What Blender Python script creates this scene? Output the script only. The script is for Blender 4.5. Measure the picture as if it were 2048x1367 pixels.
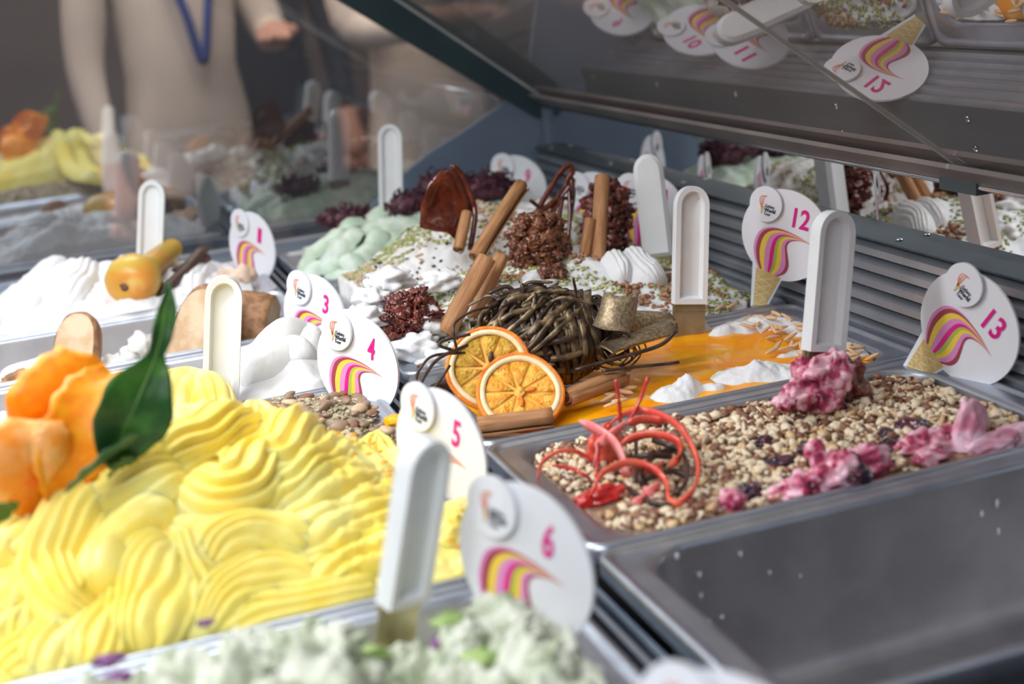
import bpy, math, random
import numpy as np
from mathutils import Vector, Matrix, noise

# ---------------------------------------------------------------- scene reset
for o in list(bpy.data.objects):
    bpy.data.objects.remove(o, do_unlink=True)
scene = bpy.context.scene
COL = scene.collection
PI = math.pi
rnd = random.Random(11)

# ---------------------------------------------------------------- camera
# world: X along a pan (towards the mirror), Y along the rows, Z up, z = 0 at the pan rims
cam_d = bpy.data.cameras.new('camera')
cam = bpy.data.objects.new('camera', cam_d)
COL.objects.link(cam)
AZ, EL, ROLL = 0.3037, -0.2643, -0.1016
_f = Vector((math.sin(AZ) * math.cos(EL), math.cos(AZ) * math.cos(EL), math.sin(EL)))
_r = _f.cross(Vector((0, 0, 1))).normalized()
_u = _r.cross(_f)
_r2 = _r * math.cos(ROLL) + _u * math.sin(ROLL)
_u2 = -_r * math.sin(ROLL) + _u * math.cos(ROLL)
cam.matrix_world = Matrix(((_r2.x, _u2.x, -_f.x, -0.2485), (_r2.y, _u2.y, -_f.y, -0.6865),
                           (_r2.z, _u2.z, -_f.z, 0.3211), (0, 0, 0, 1)))
cam_d.sensor_width = 36.0
cam_d.lens = 49.9
cam_d.clip_start = 0.02
cam_d.dof.use_dof = True
cam_d.dof.focus_distance = 1.13
cam_d.dof.aperture_fstop = 5.0
scene.camera = cam

# ---------------------------------------------------------------- world, lights, exposure
world = bpy.data.worlds.new('hall_light')
scene.world = world
world.use_nodes = True
bg = world.node_tree.nodes['Background']
bg.inputs[0].default_value = (0.80, 0.87, 1.0, 1)
bg.inputs[1].default_value = 0.60

def area(name, loc, target, sx, sy, power, col):
    l = bpy.data.lights.new(name, 'AREA')
    l.shape = 'RECTANGLE'; l.size = sx; l.size_y = sy; l.energy = power; l.color = col
    o = bpy.data.objects.new(name, l); COL.objects.link(o)
    o.location = loc
    d = Vector(target) - Vector(loc)
    o.rotation_euler = d.to_track_quat('-Z', 'Y').to_euler()
    return o
# the case's own LED strip under the canopy, along the customer edge
area('case_strip_light', (-0.17, 0.28, 0.52), (-0.07, 0.28, 0.0), 0.06, 1.6, 5.6, (0.97, 0.985, 1.0))
# fill lamp added to brighten the visitors beyond the end glass
area('visitor_fill_light', (0.0, 2.2, 1.9), (0.0, 3.2, 0.2), 1.2, 1.2, 55.0, (1.0, 0.90, 0.80))
# unseen fill lamp added front left to brighten the case
area('front_fill_light', (-1.3, -1.2, 1.9), (0.0, 0.3, 0.0), 1.4, 1.4, 31.0, (0.97, 0.98, 1.0))

scene.view_settings.view_transform = 'Standard'
scene.view_settings.look = 'None'
scene.view_settings.gamma = 1.0
scene.view_settings.use_curve_mapping = False
scene.view_settings.exposure = 0.64

# ---------------------------------------------------------------- materials
MATS = {}
def mat(name, c1, c2=None, scale=60, rough=.5, metal=0, bump=0, bscale=250, sss=0, rad=(.004, .003, .002),
        trans=0, ior=1.45, coat=0, ramp=(.42, .6), detail=3, c3=None, spec=None, stretch=None):
    m = bpy.data.materials.new(name); m.use_nodes = True
    nt = m.node_tree; b = nt.nodes['Principled BSDF']
    tc = nt.nodes.new('ShaderNodeTexCoord')
    src = tc.outputs['Object']
    if stretch:
        mp = nt.nodes.new('ShaderNodeMapping'); mp.inputs['Scale'].default_value = stretch
        nt.links.new(src, mp.inputs[0]); src = mp.outputs[0]
    if c2 is not None:
        n = nt.nodes.new('ShaderNodeTexNoise'); n.inputs['Scale'].default_value = scale
        n.inputs['Detail'].default_value = detail
        nt.links.new(src, n.inputs['Vector'])
        r = nt.nodes.new('ShaderNodeValToRGB')
        r.color_ramp.elements[0].position = ramp[0]; r.color_ramp.elements[1].position = ramp[1]
        r.color_ramp.elements[0].color = (*c1, 1); r.color_ramp.elements[1].color = (*c2, 1)
        if c3 is not None:
            e = r.color_ramp.elements.new(min(1, ramp[1] + .12)); e.color = (*c3, 1)
        nt.links.new(n.outputs['Fac'], r.inputs[0]); nt.links.new(r.outputs[0], b.inputs['Base Color'])
    else:
        b.inputs['Base Color'].default_value = (*c1, 1)
    b.inputs['Roughness'].default_value = rough
    b.inputs['Metallic'].default_value = metal
    b.inputs['IOR'].default_value = ior
    if spec is not None: b.inputs['Specular IOR Level'].default_value = spec
    if sss:
        b.inputs['Subsurface Weight'].default_value = sss
        b.inputs['Subsurface Radius'].default_value = rad
        b.inputs['Subsurface Scale'].default_value = 1.0
    if trans: b.inputs['Transmission Weight'].default_value = trans
    if coat:
        b.inputs['Coat Weight'].default_value = coat; b.inputs['Coat Roughness'].default_value = .06
    if bump:
        n2 = nt.nodes.new('ShaderNodeTexNoise'); n2.inputs['Scale'].default_value = bscale
        n2.inputs['Detail'].default_value = 4
        nt.links.new(src, n2.inputs['Vector'])
        bp = nt.nodes.new('ShaderNodeBump'); bp.inputs['Strength'].default_value = bump
        bp.inputs['Distance'].default_value = .002
        nt.links.new(n2.outputs['Fac'], bp.inputs['Height']); nt.links.new(bp.outputs[0], b.inputs['Normal'])
    MATS[name] = m
    return m

def glassy(name, tint, refl, fac, rough=0.0, haze_col=(.4, .37, .36), haze=.1):
    """a coated pane: part of the light passes (tinted), part is mirrored"""
    m = bpy.data.materials.new(name); m.use_nodes = True
    nt = m.node_tree; nt.nodes.clear()
    out = nt.nodes.new('ShaderNodeOutputMaterial'); mx = nt.nodes.new('ShaderNodeMixShader')
    t = nt.nodes.new('ShaderNodeBsdfTransparent'); g = nt.nodes.new('ShaderNodeBsdfGlossy')
    t.inputs[0].default_value = (*tint, 1); g.inputs[0].default_value = (*refl, 1); g.inputs['Roughness'].default_value = rough
    mx.inputs[0].default_value = fac
    nt.links.new(t.outputs[0], mx.inputs[1]); nt.links.new(g.outputs[0], mx.inputs[2]); d = nt.nodes.new('ShaderNodeBsdfDiffuse'); d.inputs[0].default_value = (*haze_col, 1)
    m2 = nt.nodes.new('ShaderNodeMixShader'); m2.inputs[0].default_value = haze      # room-light haze painted onto the pane as a pale diffuse layer
    nt.links.new(mx.outputs[0], m2.inputs[1]); nt.links.new(d.outputs[0], m2.inputs[2]); nt.links.new(m2.outputs[0], out.inputs[0])
    MATS[name] = m
    return m

mat('steel', (.43, .47, .54), (.50, .54, .61), 30, .38, 1, .05, 600)
mat('steel_dull', (.43, .425, .44), (.50, .495, .51), 25, .50, 1, .06, 500)
mat('steel_blue', (.20, .25, .31), (.27, .32, .39), 20, .38, .8)
mat('slat_metal', (.40, .43, .48), (.48, .51, .56), 20, .40, .8)
mat('dark_gap', (.012, .02, .03), None, rough=.6)
mat('case_grey', (.12, .16, .21), (.15, .19, .25), 6, .5)
mat('end_blue', (.13, .17, .235), (.16, .20, .27), 5, .45)
mat('trim_dark', (.05, .07, .08), (.065, .085, .095), 8, .4)
mat('post_teal', (.022, .045, .055), (.03, .06, .07), 8, .5)
mat('rail_brown', (.20, .175, .165), (.26, .225, .21), 9, .35)
mat('chrome', (.75, .75, .78), None, rough=.15, metal=1)
mat('glass_edge', (.42, .42, .40), (.50, .50, .48), 30, .25)
glassy('canopy_glass', (.30, .27, .25), (.80, .78, .79), .78, .004, (.52, .46, .44), .19)
glassy('end_glass', (.60, .56, .53), (.72, .78, .82), .40, .01, (.40, .38, .40), .04)
mat('mirror', (.80, .80, .80), None, rough=.012, metal=1)
mat('card_white', (.79, .80, .84), None, rough=.35)
mat('card_edge', (.62, .62, .66), None, rough=.5)
mat('magenta', (.70, .012, .25), None, rough=.4)
mat('maroon', (.36, .055, .075), None, rough=.4)
mat('lemon', (.85, .62, .07), None, rough=.4)
mat('lilac', (.72, .27, .56), None, rough=.4)
mat('lime', (.40, .50, .07), None, rough=.4)
mat('coral', (.80, .28, .18), None, rough=.4)
mat('waffle', (.60, .42, .15), (.68, .50, .21), 300, .5)
mat('waffle_line', (.80, .66, .36), None, rough=.5)
mat('ink', (.04, .045, .08), None, rough=.4)
mat('handle_white', (.77, .79, .80), (.81, .83, .84), 20, .32)
mat('blade', (.38, .32, .16), (.50, .45, .30), 40, .30, .85)  # olive tint paints the gelato's reflection into the steel
mat('yellow_gelato', (.97, .73, .10), (.97, .85, .30), 22, .40, 0, .15, 260, .45, (.005, .0035, .001), ramp=(.35, .65))
mat('white_gelato', (.76, .77, .78), (.82, .83, .84), 30, .5, 0, .35, 300, .35)
mat('cream_gelato', (.72, .71, .68), (.80, .79, .77), 22, .5, 0, .3, 240, .35)
mat('speckled_gelato', (.80, .79, .77), (.66, .60, .52), 70, .5, 0, .4, 260, .25, ramp=(.52, .68))
mat('mint_gelato', (.40, .46, .30), (.74, .76, .64), 55, .6, 0, 1.0, 190, .15, ramp=(.36, .58))
mat('pale_green_gelato', (.52, .65, .50), (.70, .79, .68), 40, .5, 0, .3, 160, .35)
mat('nut_base', (.22, .12, .075), (.38, .24, .15), 160, .6, 0, .6, 300)
mat('seed_base', (.30, .26, .15), (.52, .46, .32), 110, .55, 0, .8, 220, ramp=(.35, .65))
mat('orange_sauce', (.98, .33, .003), (.98, .43, .005), 30, .22, 0, .05, 120, .35, (.006, .002, .001), spec=.22)
mat('pistachio_crumb', (.33, .36, .10), (.52, .50, .25), 300, .6)
mat('brown_crumb', (.28, .13, .07), (.45, .24, .13), 250, .5)
mat('nut_cream', (.74, .60, .40), (.84, .73, .55), 120, .5)
mat('nut_tan', (.60, .39, .19), (.72, .52, .30), 120, .5)
mat('nut_brown', (.20, .085, .05), (.32, .15, .09), 150, .5)
mat('seed_brown', (.20, .13, .085), (.36, .25, .16), 100, .4)
mat('seed_tan', (.52, .36, .21), (.62, .46, .30), 100, .45)
mat('almond', (.72, .42, .20), (.84, .60, .36), 150, .4)
mat('pink_gelato', (.86, .50, .58), (.50, .05, .13), 85, .3, 0, .3, 180, .2, (.004, .0015, .0015), ramp=(.44, .56), detail=4, coat=.3, c3=(.10, .012, .03))
mat('pink_light', (.90, .58, .68), (.74, .24, .36), 60, .35, 0, .3, 180, .3, (.004, .0015, .0015), ramp=(.42, .66), coat=.2)
mat('berry', (.018, .010, .028), (.10, .015, .03), 110, .18, coat=.5)
mat('red_sugar', (.74, .075, .05), (.84, .17, .10), 60, .25, 0, 0, 100, .25, (.004, .001, .001), coat=.3)
mat('red_jelly', (.50, .015, .015), (.66, .04, .03), 60, .12, coat=.7, sss=.2, rad=(.004, .001, .001))
mat('pink_sugar', (.84, .20, .20), (.88, .34, .32), 60, .3, sss=.25)
mat('dark_chocolate', (.030, .016, .012), (.065, .038, .028), 120, .35, coat=.15)
mat('nest_chocolate', (.075, .050, .032), (.32, .23, .12), 110, .36, .3, ramp=(.42, .64))
mat('bronze_chocolate', (.26, .19, .11), (.44, .35, .22), 420, .40, .5, .25, 700)
mat('cinnamon', (.31, .135, .052), (.52, .27, .12), 70, .65, 0, .35, 300, ramp=(.32, .68), stretch=(4, 4, .5))
mat('cinnamon_end', (.20, .08, .03), (.34, .17, .08), 200, .7)
mat('rind', (.82, .20, .015), (.90, .29, .03), 200, .45, 0, .5, 900)
mat('pith', (.88, .66, .36), (.92, .76, .48), 150, .5)
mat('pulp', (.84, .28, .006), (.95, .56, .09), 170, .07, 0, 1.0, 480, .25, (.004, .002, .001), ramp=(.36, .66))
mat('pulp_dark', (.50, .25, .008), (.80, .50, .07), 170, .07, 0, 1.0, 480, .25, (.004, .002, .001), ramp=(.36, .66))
mat('membrane', (.88, .46, .09), None, rough=.3)
mat('crisp', (.12, .038, .018), (.27, .10, .048), 120, .22, 0, .4, 300, coat=.5)
mat('crisp_red', (.10, .022, .018), (.22, .055, .035), 120, .2, 0, .4, 300, coat=.5)
mat('caramel', (.085, .014, .008), (.17, .035, .014), 60, .10, coat=.6, sss=.15, rad=(.004, .001, .0005))
mat('red_lettuce', (.045, .012, .022), (.12, .03, .05), 120, .4)
mat('orange_peel', (.92, .27, .003), (.94, .36, .006), 120, .35, 0, .25, 700, .3, (.006, .002, .001))
mat('orange_flesh', (.94, .31, .035), (.95, .44, .14), 60, .35, 0, .3, 200, .3, (.006, .002, .001))
mat('leaf_green', (.018, .075, .015), (.05, .16, .02), 50, .35, 0, .25, 160)
mat('leaf_back', (.05, .14, .06), (.09, .20, .09), 60, .5)
mat('leaf_vein', (.09, .20, .03), None, rough=.45)
mat('pear_skin', (.62, .40, .05), (.74, .30, .05), 18, .35, 0, .1, 200, .15, ramp=(.45, .62), c3=(.80, .55, .15))
mat('stem_brown', (.10, .055, .03), (.17, .09, .05), 90, .6)
mat('vanilla', (.045, .022, .016), (.09, .045, .03), 60, .5)
mat('ginger', (.66, .46, .32), (.78, .62, .50), 50, .6, 0, .4, 120)
mat('biscuit_face', (.56, .37, .21), (.68, .50, .33), 50, .7, 0, .4, 250)
mat('biscuit_crust', (.26, .125, .055), (.42, .22, .11), 120, .6, 0, .5, 350)
mat('petal_purple', (.12, .035, .13), (.24, .08, .25), 120, .5)
mat('herb_green', (.30, .46, .12), (.42, .56, .20), 120, .5)
mat('black_seed', (.012, .012, .016), None, rough=.4)
mat('zest', (.92, .36, .01), (.95, .48, .03), 200, .4)
mat('hall_floor', (.10, .09, .085), (.15, .13, .12), 3, .6)
mat('hall_wall', (.13, .105, .10), (.19, .16, .15), 1.6, .8)
mat('jacket', (.70, .61, .53), (.78, .69, .61), 4, .8)
mat('jacket_grey', (.62, .56, .50), (.70, .63, .57), 4, .8)
mat('pink_shirt', (.42, .27, .29), (.50, .33, .35), 4, .8)
mat('trouser', (.02, .025, .035), (.035, .04, .05), 4, .8)
mat('skin', (.50, .27, .20), (.58, .33, .25), 6, .5)
mat('hair_red', (.13, .04, .025), (.20, .06, .035), 30, .5)
mat('hair_dark', (.025, .018, .015), (.05, .035, .03), 30, .5)
mat('lanyard', (.03, .07, .30), None, rough=.6)
mat('dark_cloth', (.012, .02, .035), None, rough=.8)
mat('lamp_white', (.8, .8, .8), None, rough=.4)

# ---------------------------------------------------------------- helpers
def mesh(name, v, f, smooth=True):
    me = bpy.data.meshes.new(name)
    me.from_pydata([tuple(float(c) for c in p) for p in v], [], [tuple(int(i) for i in q) for q in f])
    me.validate(); me.update()
    if smooth:
        me.polygons.foreach_set('use_smooth', [True] * len(me.polygons))
    return me

def link(name, me, m=None, parent=None):
    o = bpy.data.objects.new(name, me)
    COL.objects.link(o)
    if m is not None and me is not None:
        me.materials.clear(); me.materials.append(MATS[m])
    if parent is not None:
        o.parent = parent
    return o

def ob(name, vf, m, parent=None, smooth=True):
    return link(name, mesh(name, vf[0], vf[1], smooth), m, parent)

def tag(o, label=None, cat=None, group=None, kind=None):
    if label: o['label'] = label
    if cat: o['category'] = cat
    if group: o['group'] = group
    if kind: o['kind'] = kind
    return o

def thing(name, label, cat, loc=(0, 0, 0), group=None, mw=None):
    o = bpy.data.objects.new(name, None); COL.objects.link(o)
    o.empty_display_size = .01
    if mw is not None: o.matrix_world = mw
    else: o.location = loc
    return tag(o, label, cat, group)

def join(parts):
    V, F, k = [], [], 0
    for v, f in parts:
        V += [tuple(p) for p in v]; F += [tuple(i + k for i in q) for q in f]; k += len(v)
    return V, F

def box(x0, x1, y0, y1, z0, z1):
    v = [(x0, y0, z0), (x1, y0, z0), (x1, y1, z0), (x0, y1, z0), (x0, y0, z1), (x1, y0, z1), (x1, y1, z1), (x0, y1, z1)]
    return v, [(0, 3, 2, 1), (4, 5, 6, 7), (0, 1, 5, 4), (1, 2, 6, 5), (2, 3, 7, 6), (3, 0, 4, 7)]

def prism(poly, z0, z1):
    n = len(poly)
    v = [(p[0], p[1], z0) for p in poly] + [(p[0], p[1], z1) for p in poly]
    f = [tuple(range(n - 1, -1, -1)), tuple(range(n, 2 * n))]
    f += [(i, (i + 1) % n, n + (i + 1) % n, n + i) for i in range(n)]
    return v, f

def extrude_y(poly_xz, y0, y1):
    n = len(poly_xz)
    v = [(p[0], y0, p[1]) for p in poly_xz] + [(p[0], y1, p[1]) for p in poly_xz]
    f = [tuple(range(n)), tuple(range(2 * n - 1, n - 1, -1))]
    f += [(i, n + i, n + (i + 1) % n, (i + 1) % n) for i in range(n)]
    return v, f

def disc(cx, cy, rx, ry, z0, z1, n=40):
    return prism([(cx + rx * math.cos(2 * PI * i / n), cy + ry * math.sin(2 * PI * i / n)) for i in range(n)], z0, z1)

def catmull(pts, n):
    p = [np.array(q, float) for q in pts]
    if len(p) == 2:
        return np.array([p[0] + (p[1] - p[0]) * t for t in np.linspace(0, 1, n)])
    p = [2 * p[0] - p[1]] + p + [2 * p[-1] - p[-2]]
    out = []
    m = len(p) - 3
    for t in np.linspace(0, m, n):
        i = min(int(t), m - 1); s = t - i
        a, b, c, d = p[i:i + 4]
        out.append(.5 * (2 * b + (c - a) * s + (2 * a - 5 * b + 4 * c - d) * s * s + (3 * b - a - 3 * c + d) * s ** 3))
    return np.array(out)

def unit(a):
    return a / (np.linalg.norm(a) + 1e-12)

def tube(pts, r, n=24, k=8, flat=1.0, upv=(0, 0, 1), closed_ends=True, rfun=None):
    """sweep of an (optionally flattened) circle along a path"""
    P = catmull(pts, n); V, F = [], []
    for i in range(n):
        t = unit(P[min(i + 1, n - 1)] - P[max(i - 1, 0)])
        a = np.cross(t, np.array(upv, float))
        if np.linalg.norm(a) < .05: a = np.cross(t, np.array((.9, .3, .1)))
        a = unit(a); b = np.cross(a, t)
        rr = r * (rfun(i / (n - 1)) if rfun else 1)
        for j in range(k):
            q = 2 * PI * j / k
            V.append(P[i] + a * rr * flat * math.cos(q) + b * rr * math.sin(q))
    for i in range(n - 1):
        for j in range(k):
            F.append((i * k + j, i * k + (j + 1) % k, (i + 1) * k + (j + 1) % k, (i + 1) * k + j))
    if closed_ends:
        F.append(tuple(range(k - 1, -1, -1))); F.append(tuple((n - 1) * k + j for j in range(k)))
    return V, F

def ribbon(pts, w, th, n=28, axis=(0, 0, 1)):
    """flat ribbon of width w along axis and thickness th"""
    P = catmull(pts, n); V, F = [], []; ax = unit(np.array(axis, float))
    for i in range(n):
        t = unit(P[min(i + 1, n - 1)] - P[max(i - 1, 0)])
        b = ax - t * float(ax @ t); b = unit(b); a = np.cross(t, b)
        e = min(1, .35 + 6 * min(i, n - 1 - i) / n)
        for sx, sy in ((-1, -1), (1, -1), (1, 1), (-1, 1)):
            V.append(P[i] + b * sx * w * .5 * e + a * sy * th * .5)
    for i in range(n - 1):
        for j in range(4):
            F.append((i * 4 + j, i * 4 + (j + 1) % 4, (i + 1) * 4 + (j + 1) % 4, (i + 1) * 4 + j))
    F.append((3, 2, 1, 0)); F.append(tuple((n - 1) * 4 + j for j in range(4)))
    return V, F

def ico():
    t = (1 + 5 ** .5) / 2
    v = [(-1, t, 0), (1, t, 0), (-1, -t, 0), (1, -t, 0), (0, -1, t), (0, 1, t), (0, -1, -t), (0, 1, -t), (t, 0, -1), (t, 0, 1), (-t, 0, -1), (-t, 0, 1)]
    f = [(0, 11, 5), (0, 5, 1), (0, 1, 7), (0, 7, 10), (0, 10, 11), (1, 5, 9), (5, 11, 4), (11, 10, 2), (10, 7, 6), (7, 1, 8),
         (3, 9, 4), (3, 4, 2), (3, 2, 6), (3, 6, 8), (3, 8, 9), (4, 9, 5), (2, 4, 11), (6, 2, 10), (8, 6, 7), (9, 8, 1)]
    return [tuple(unit(np.array(p, float))) for p in v], f
ICO_V, ICO_F = ico()

def subdiv_ico(n):
    V = [np.array(p) for p in ICO_V]; F = list(ICO_F)
    for _ in range(n):
        c = {}; G = []
        def mid(a, b):
            k = (min(a, b), max(a, b))
            if k not in c:
                V.append(unit(V[a] + V[b])); c[k] = len(V) - 1
            return c[k]
        for a, b, d in F:
            x, y, z = mid(a, b), mid(b, d), mid(d, a)
            G += [(a, x, z), (b, y, x), (d, z, y), (x, y, z)]
        F = G
    return np.array(V), F
S1, S1F = subdiv_ico(1)
S2, S2F = subdiv_ico(2)
S3, S3F = subdiv_ico(3)

def blob(c, r, amp=.2, freq=1.5, seed=0, lvl=2, sq=(1, 1, 1)):
    V0, F0 = {1: (S1, S1F), 2: (S2, S2F), 3: (S3, S3F)}[lvl]
    out = []
    rr = np.array(r if hasattr(r, '__len__') else (r, r, r), float)
    for p in V0:
        q = 1 + amp * noise.noise(Vector(p * freq) + Vector((seed * 7.3, seed * 3.1, -seed * 5.7)))
        out.append(tuple(np.array(c) + p * rr * q))
    return out, [tuple(f) for f in F0]

def fnoise(x, y, s, seed=0, oct=3):
    a, t, w = 0, 0, 1
    for i in range(oct):
        a += w * noise.noise(Vector((x * s + seed * 11.7, y * s - seed * 4.3, seed * 2.9 + i * 9.1))); t += w; w *= .5; s *= 2.1
    return a / t

def heightfield(x0, x1, y0, y1, nx, ny, H, r=.03, skirt=.03):
    """surface over a rounded rectangle, with a skirt down into the pan"""
    V, F = [], []
    for j in range(ny):
        for i in range(nx):
            x = x0 + (x1 - x0) * i / (nx - 1); y = y0 + (y1 - y0) * j / (ny - 1)
            cx = min(max(x, x0 + r), x1 - r); cy = min(max(y, y0 + r), y1 - r)
            dx, dy = x - cx, y - cy; d = math.hypot(dx, dy)
            # map the square corner onto the rounded corner
            if dx and dy:
                m = max(abs(dx), abs(dy)); s = m / d; x, y = cx + dx * s, cy + dy * s
            V.append((x, y, H(x, y)))
    for j in range(ny - 1):
        for i in range(nx - 1):
            a = j * nx + i; F.append((a, a + 1, a + nx + 1, a + nx))
    edge = [i for i in range(nx)] + [j * nx + nx - 1 for j in range(1, ny)] + [(ny - 1) * nx + i for i in range(nx - 2, -1, -1)] + [j * nx for j in range(ny - 2, 0, -1)]
    k = len(V)
    for e in edge: V.append((V[e][0], V[e][1], min(V[e][2] - .004, -skirt)))
    n = len(edge)
    for q in range(n): F.append((edge[q], k + q, k + (q + 1) % n, edge[(q + 1) % n]))
    return V, F

def grad_n(H, x, y, e=.004):
    gx = (H(x + e, y) - H(x - e, y)) / (2 * e); gy = (H(x, y + e) - H(x, y - e)) / (2 * e)
    return unit(np.array((-gx, -gy, 1.0)))

def stroke(path, H, w, ridges=5, h=.006, amp=.002, nu=64, nv=49, sink=.004, seed=0, lift=0.0, k=4, bend=0.0):
    """a spatula stroke: ridged ribbon of soft gelato laid over surface H"""
    P2 = catmull([p[:2] for p in path], nu); V, F = [], []
    P = [np.array((p[0], p[1], H(p[0], p[1]))) for p in P2]
    # smooth the track
    for _ in range(4):
        P = [P[0]] + [(P[i - 1] + 2 * P[i] + P[i + 1]) / 4 for i in range(1, nu - 1)] + [P[-1]]
    for i in range(nu):
        u = i / (nu - 1)
        t = unit(P[min(i + 1, nu - 1)] - P[max(i - 1, 0)])
        n = grad_n(H, P[i][0], P[i][1], .01); n = unit(n - t * float(n @ t)); s = np.cross(t, n)
        env = max(0., 1 - abs(2 * u - 1) ** k) ** .5
        wt = w * (.35 + .65 * env) * (1 + .12 * math.sin(5 * u + seed))
        for j in range(nv):
            v = -1 + 2 * j / (nv - 1)
            arch = max(0., 1 - v * v) ** .5
            ph = .5 * fnoise(u * 2, v, 1.2, seed + 3, 1)
            rg = abs(math.sin(PI * ridges * .5 * (v + ph * .6) + seed)) ** .8
            q = (h * arch + amp * (rg - .6) * arch) * env + lift * env + bend * v
            jit = .0006 * fnoise(P[i][0] * 1, P[i][1] + v * w, 160, seed, 2)
            V.append(P[i] + s * (v * wt) + n * (q - sink * (1 - env * arch) + jit))
    for i in range(nu - 1):
        for j in range(nv - 1):
            a = i * nv + j; F.append((a, a + 1, a + nv + 1, a + nv))
    return V, F

def interp(t, xs, ys):
    return float(np.interp(t, xs, ys))

# ---------------------------------------------------------------- coarse gelato heights (m, relative to the rims)
def smooth_interp(t, xs, ys):
    if t <= xs[0]: return ys[0]
    for i in range(len(xs) - 1):
        if t <= xs[i + 1]:
            s = (t - xs[i]) / (xs[i + 1] - xs[i]); s = s * s * (3 - 2 * s)
            return ys[i] + (ys[i + 1] - ys[i]) * s
    return ys[-1]
def hump(x, y, y0, y1, xs, zs, prof, base):
    t = (y - y0) / (y1 - y0)
    return base + (smooth_interp(x, xs, zs) - base) * smooth_interp(t, [0, .12, .3, .5, .65, .82, 1], prof)
def H5(x, y):   # yellow
    return hump(x, y, .008, .197, [-.385, -.30, -.255, -.215, -.185, -.16, -.138, -.115, -.09, -.07, -.04],
                [.035, .05, .062, .086, .084, .066, .064, .048, .036, .018, -.004], [0, .20, .48, .80, .98, .95, .35], -.006)
def H1(x, y):   # white with pear
    return hump(x, y, .828, 1.017, [-.385, -.32, -.285, -.246, -.21, -.185, -.13, -.09, -.04],
                [-.01, .012, .032, .047, .034, .036, .022, .014, -.004], [0, .4, .75, 1, 1, .8, .3], -.008)
def H2(x, y):   # white with biscuits, low
    return hump(x, y, .623, .812, [-.385, -.30, -.25, -.2, -.13, -.09, -.04], [-.045, -.028, -.02, -.03, -.03, -.02, -.04], [.2, .7, 1, 1, .9, .6, .2], -.05)
def H3(x, y):   # cream
    return hump(x, y, .418, .607, [-.385, -.25, -.15, -.11, -.075, -.055, -.04], [-.02, -.012, -.004, .012, .022, .012, -.014], [.4, .7, .9, 1, 1, .8, .3], -.025)
def H4(x, y):   # seeds
    return hump(x, y, .213, .402, [-.385, -.25, -.13, -.08, -.05, -.035], [.0, .01, .016, .010, .002, -.006], [.2, .6, .9, 1, 1, .8, .4], -.012)
def H6(x, y):   # pale mint
    return hump(x, y, -.197, -.008, [-.385, -.28, -.2, -.17, -.148, -.125, -.085, -.062, -.043, -.03],
                [.03, .036, .04, .044, .016, .012, .030, .016, -.012, -.03], [.6, .9, 1, 1, .72, .34, .1], -.045)
def H7(x, y):
    return hump(x, y, -.402, -.213, [-.385, -.2, -.04], [-.02, .0, -.02], [.5, .8, 1, 1, 1, .8, .5], -.03)
def H9(x, y):   # pale green
    return hump(x, y, .828, 1.017, [.008, .02, .06, .12, .25, .33, .352], [-.004, .010, .026, .040, .045, .02, -.004], [.1, .5, .85, 1, 1, .8, .3], -.008)
def H10(x, y):  # speckled
    return hump(x, y, .623, .812, [.008, .03, .06, .10, .15, .25, .30, .352], [-.004, .014, .030, .052, .070, .064, .04, -.004], [.1, .5, .85, 1, 1, .8, .3], -.008)
def H11(x, y):  # pistachio and white
    return hump(x, y, .418, .607, [.008, .03, .06, .10, .2, .28, .33, .352], [-.006, .012, .030, .044, .044, .026, .010, -.004], [.0, .35, .7, .95, 1, .85, .4], -.008)
def H12(x, y):
    return -.005
def H13(x, y):
    return -.010 + .004 * smooth_interp(x, [0, .06, .3, .36], [0, 1, .6, -.5])

SMEARS = [(*(0.0446, -0.0165, -0.0081), 0.004), (*(0.0574, -0.0165, -0.0224), 0.0035), (*(0.0574, -0.0165, -0.0353), 0.003), (*(0.1010, -0.0165, -0.0314), 0.0025), (*(0.1207, -0.0165, -0.0383), 0.0018), (*(0.2444, -0.0165, -0.0278), 0.004), (*(0.2560, -0.0165, -0.0415), 0.004), (*(0.2551, -0.0165, -0.0234), 0.005), (*(0.0834, -0.0165, -0.0158), 0.003), (*(0.0615, -0.0165, -0.0527), 0.004), (*(0.0695, -0.0165, -0.0516), 0.003), (*(0.0605, -0.0165, -0.0578), 0.003), (*(0.0425, -0.0165, -0.0158), 0.002)]

# ================================================================ SETTING
PITCH, LEN, GAP = .205, .36, .03
Y_END = 1.125
XM, ZL, ZR = .40, .071, .131         # mirror plane, top of the louvres, canopy rail

fl = ob('floor', box(-5, 5, -4, 6, -1.0, -.95), 'hall_floor', smooth=False); tag(fl, kind='structure')
for nm, b in (('wall_back', box(-5, 5, 6, 6.1, -1, 2.2)), ('wall_left', box(-5.1, -5, -4, 6, -1, 2.2)), ('wall_right', box(5, 5.1, -4, 6, -1, 2.2)),
              ('wall_front', box(-5, 5, -4.1, -4, -1, 2.2))):
    tag(ob(nm, b, 'hall_wall', smooth=False), kind='structure')

# the case under the pans
t = thing('display_case', 'grey steel display case body holding the gelato pans', 'display case', (0, 0, -.95))
o = ob('plinth', box(-.46, .362, -.62, 1.16, 0, .80), 'case_grey', t, False)
o = ob('well_floor', box(-.43, .358, -.6, Y_END, .80, .81), 'dark_gap', t, False)
ob('customer_ledge', box(-.46, -.395, -.6, Y_END, .80, .952), 'steel', t, False)
ob('near_ledge', box(-.395, .358, -.62, -.415, .80, .942), 'steel', t, False)
ob('far_ledge', box(-.395, .372, 5 * PITCH + .002, Y_END, .80, .946), 'steel_blue', t, False)
ob('far_lip', box(-.395, .372, 5 * PITCH + .055, 5 * PITCH + .075, .946, .953), 'steel', t, False)

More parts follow.
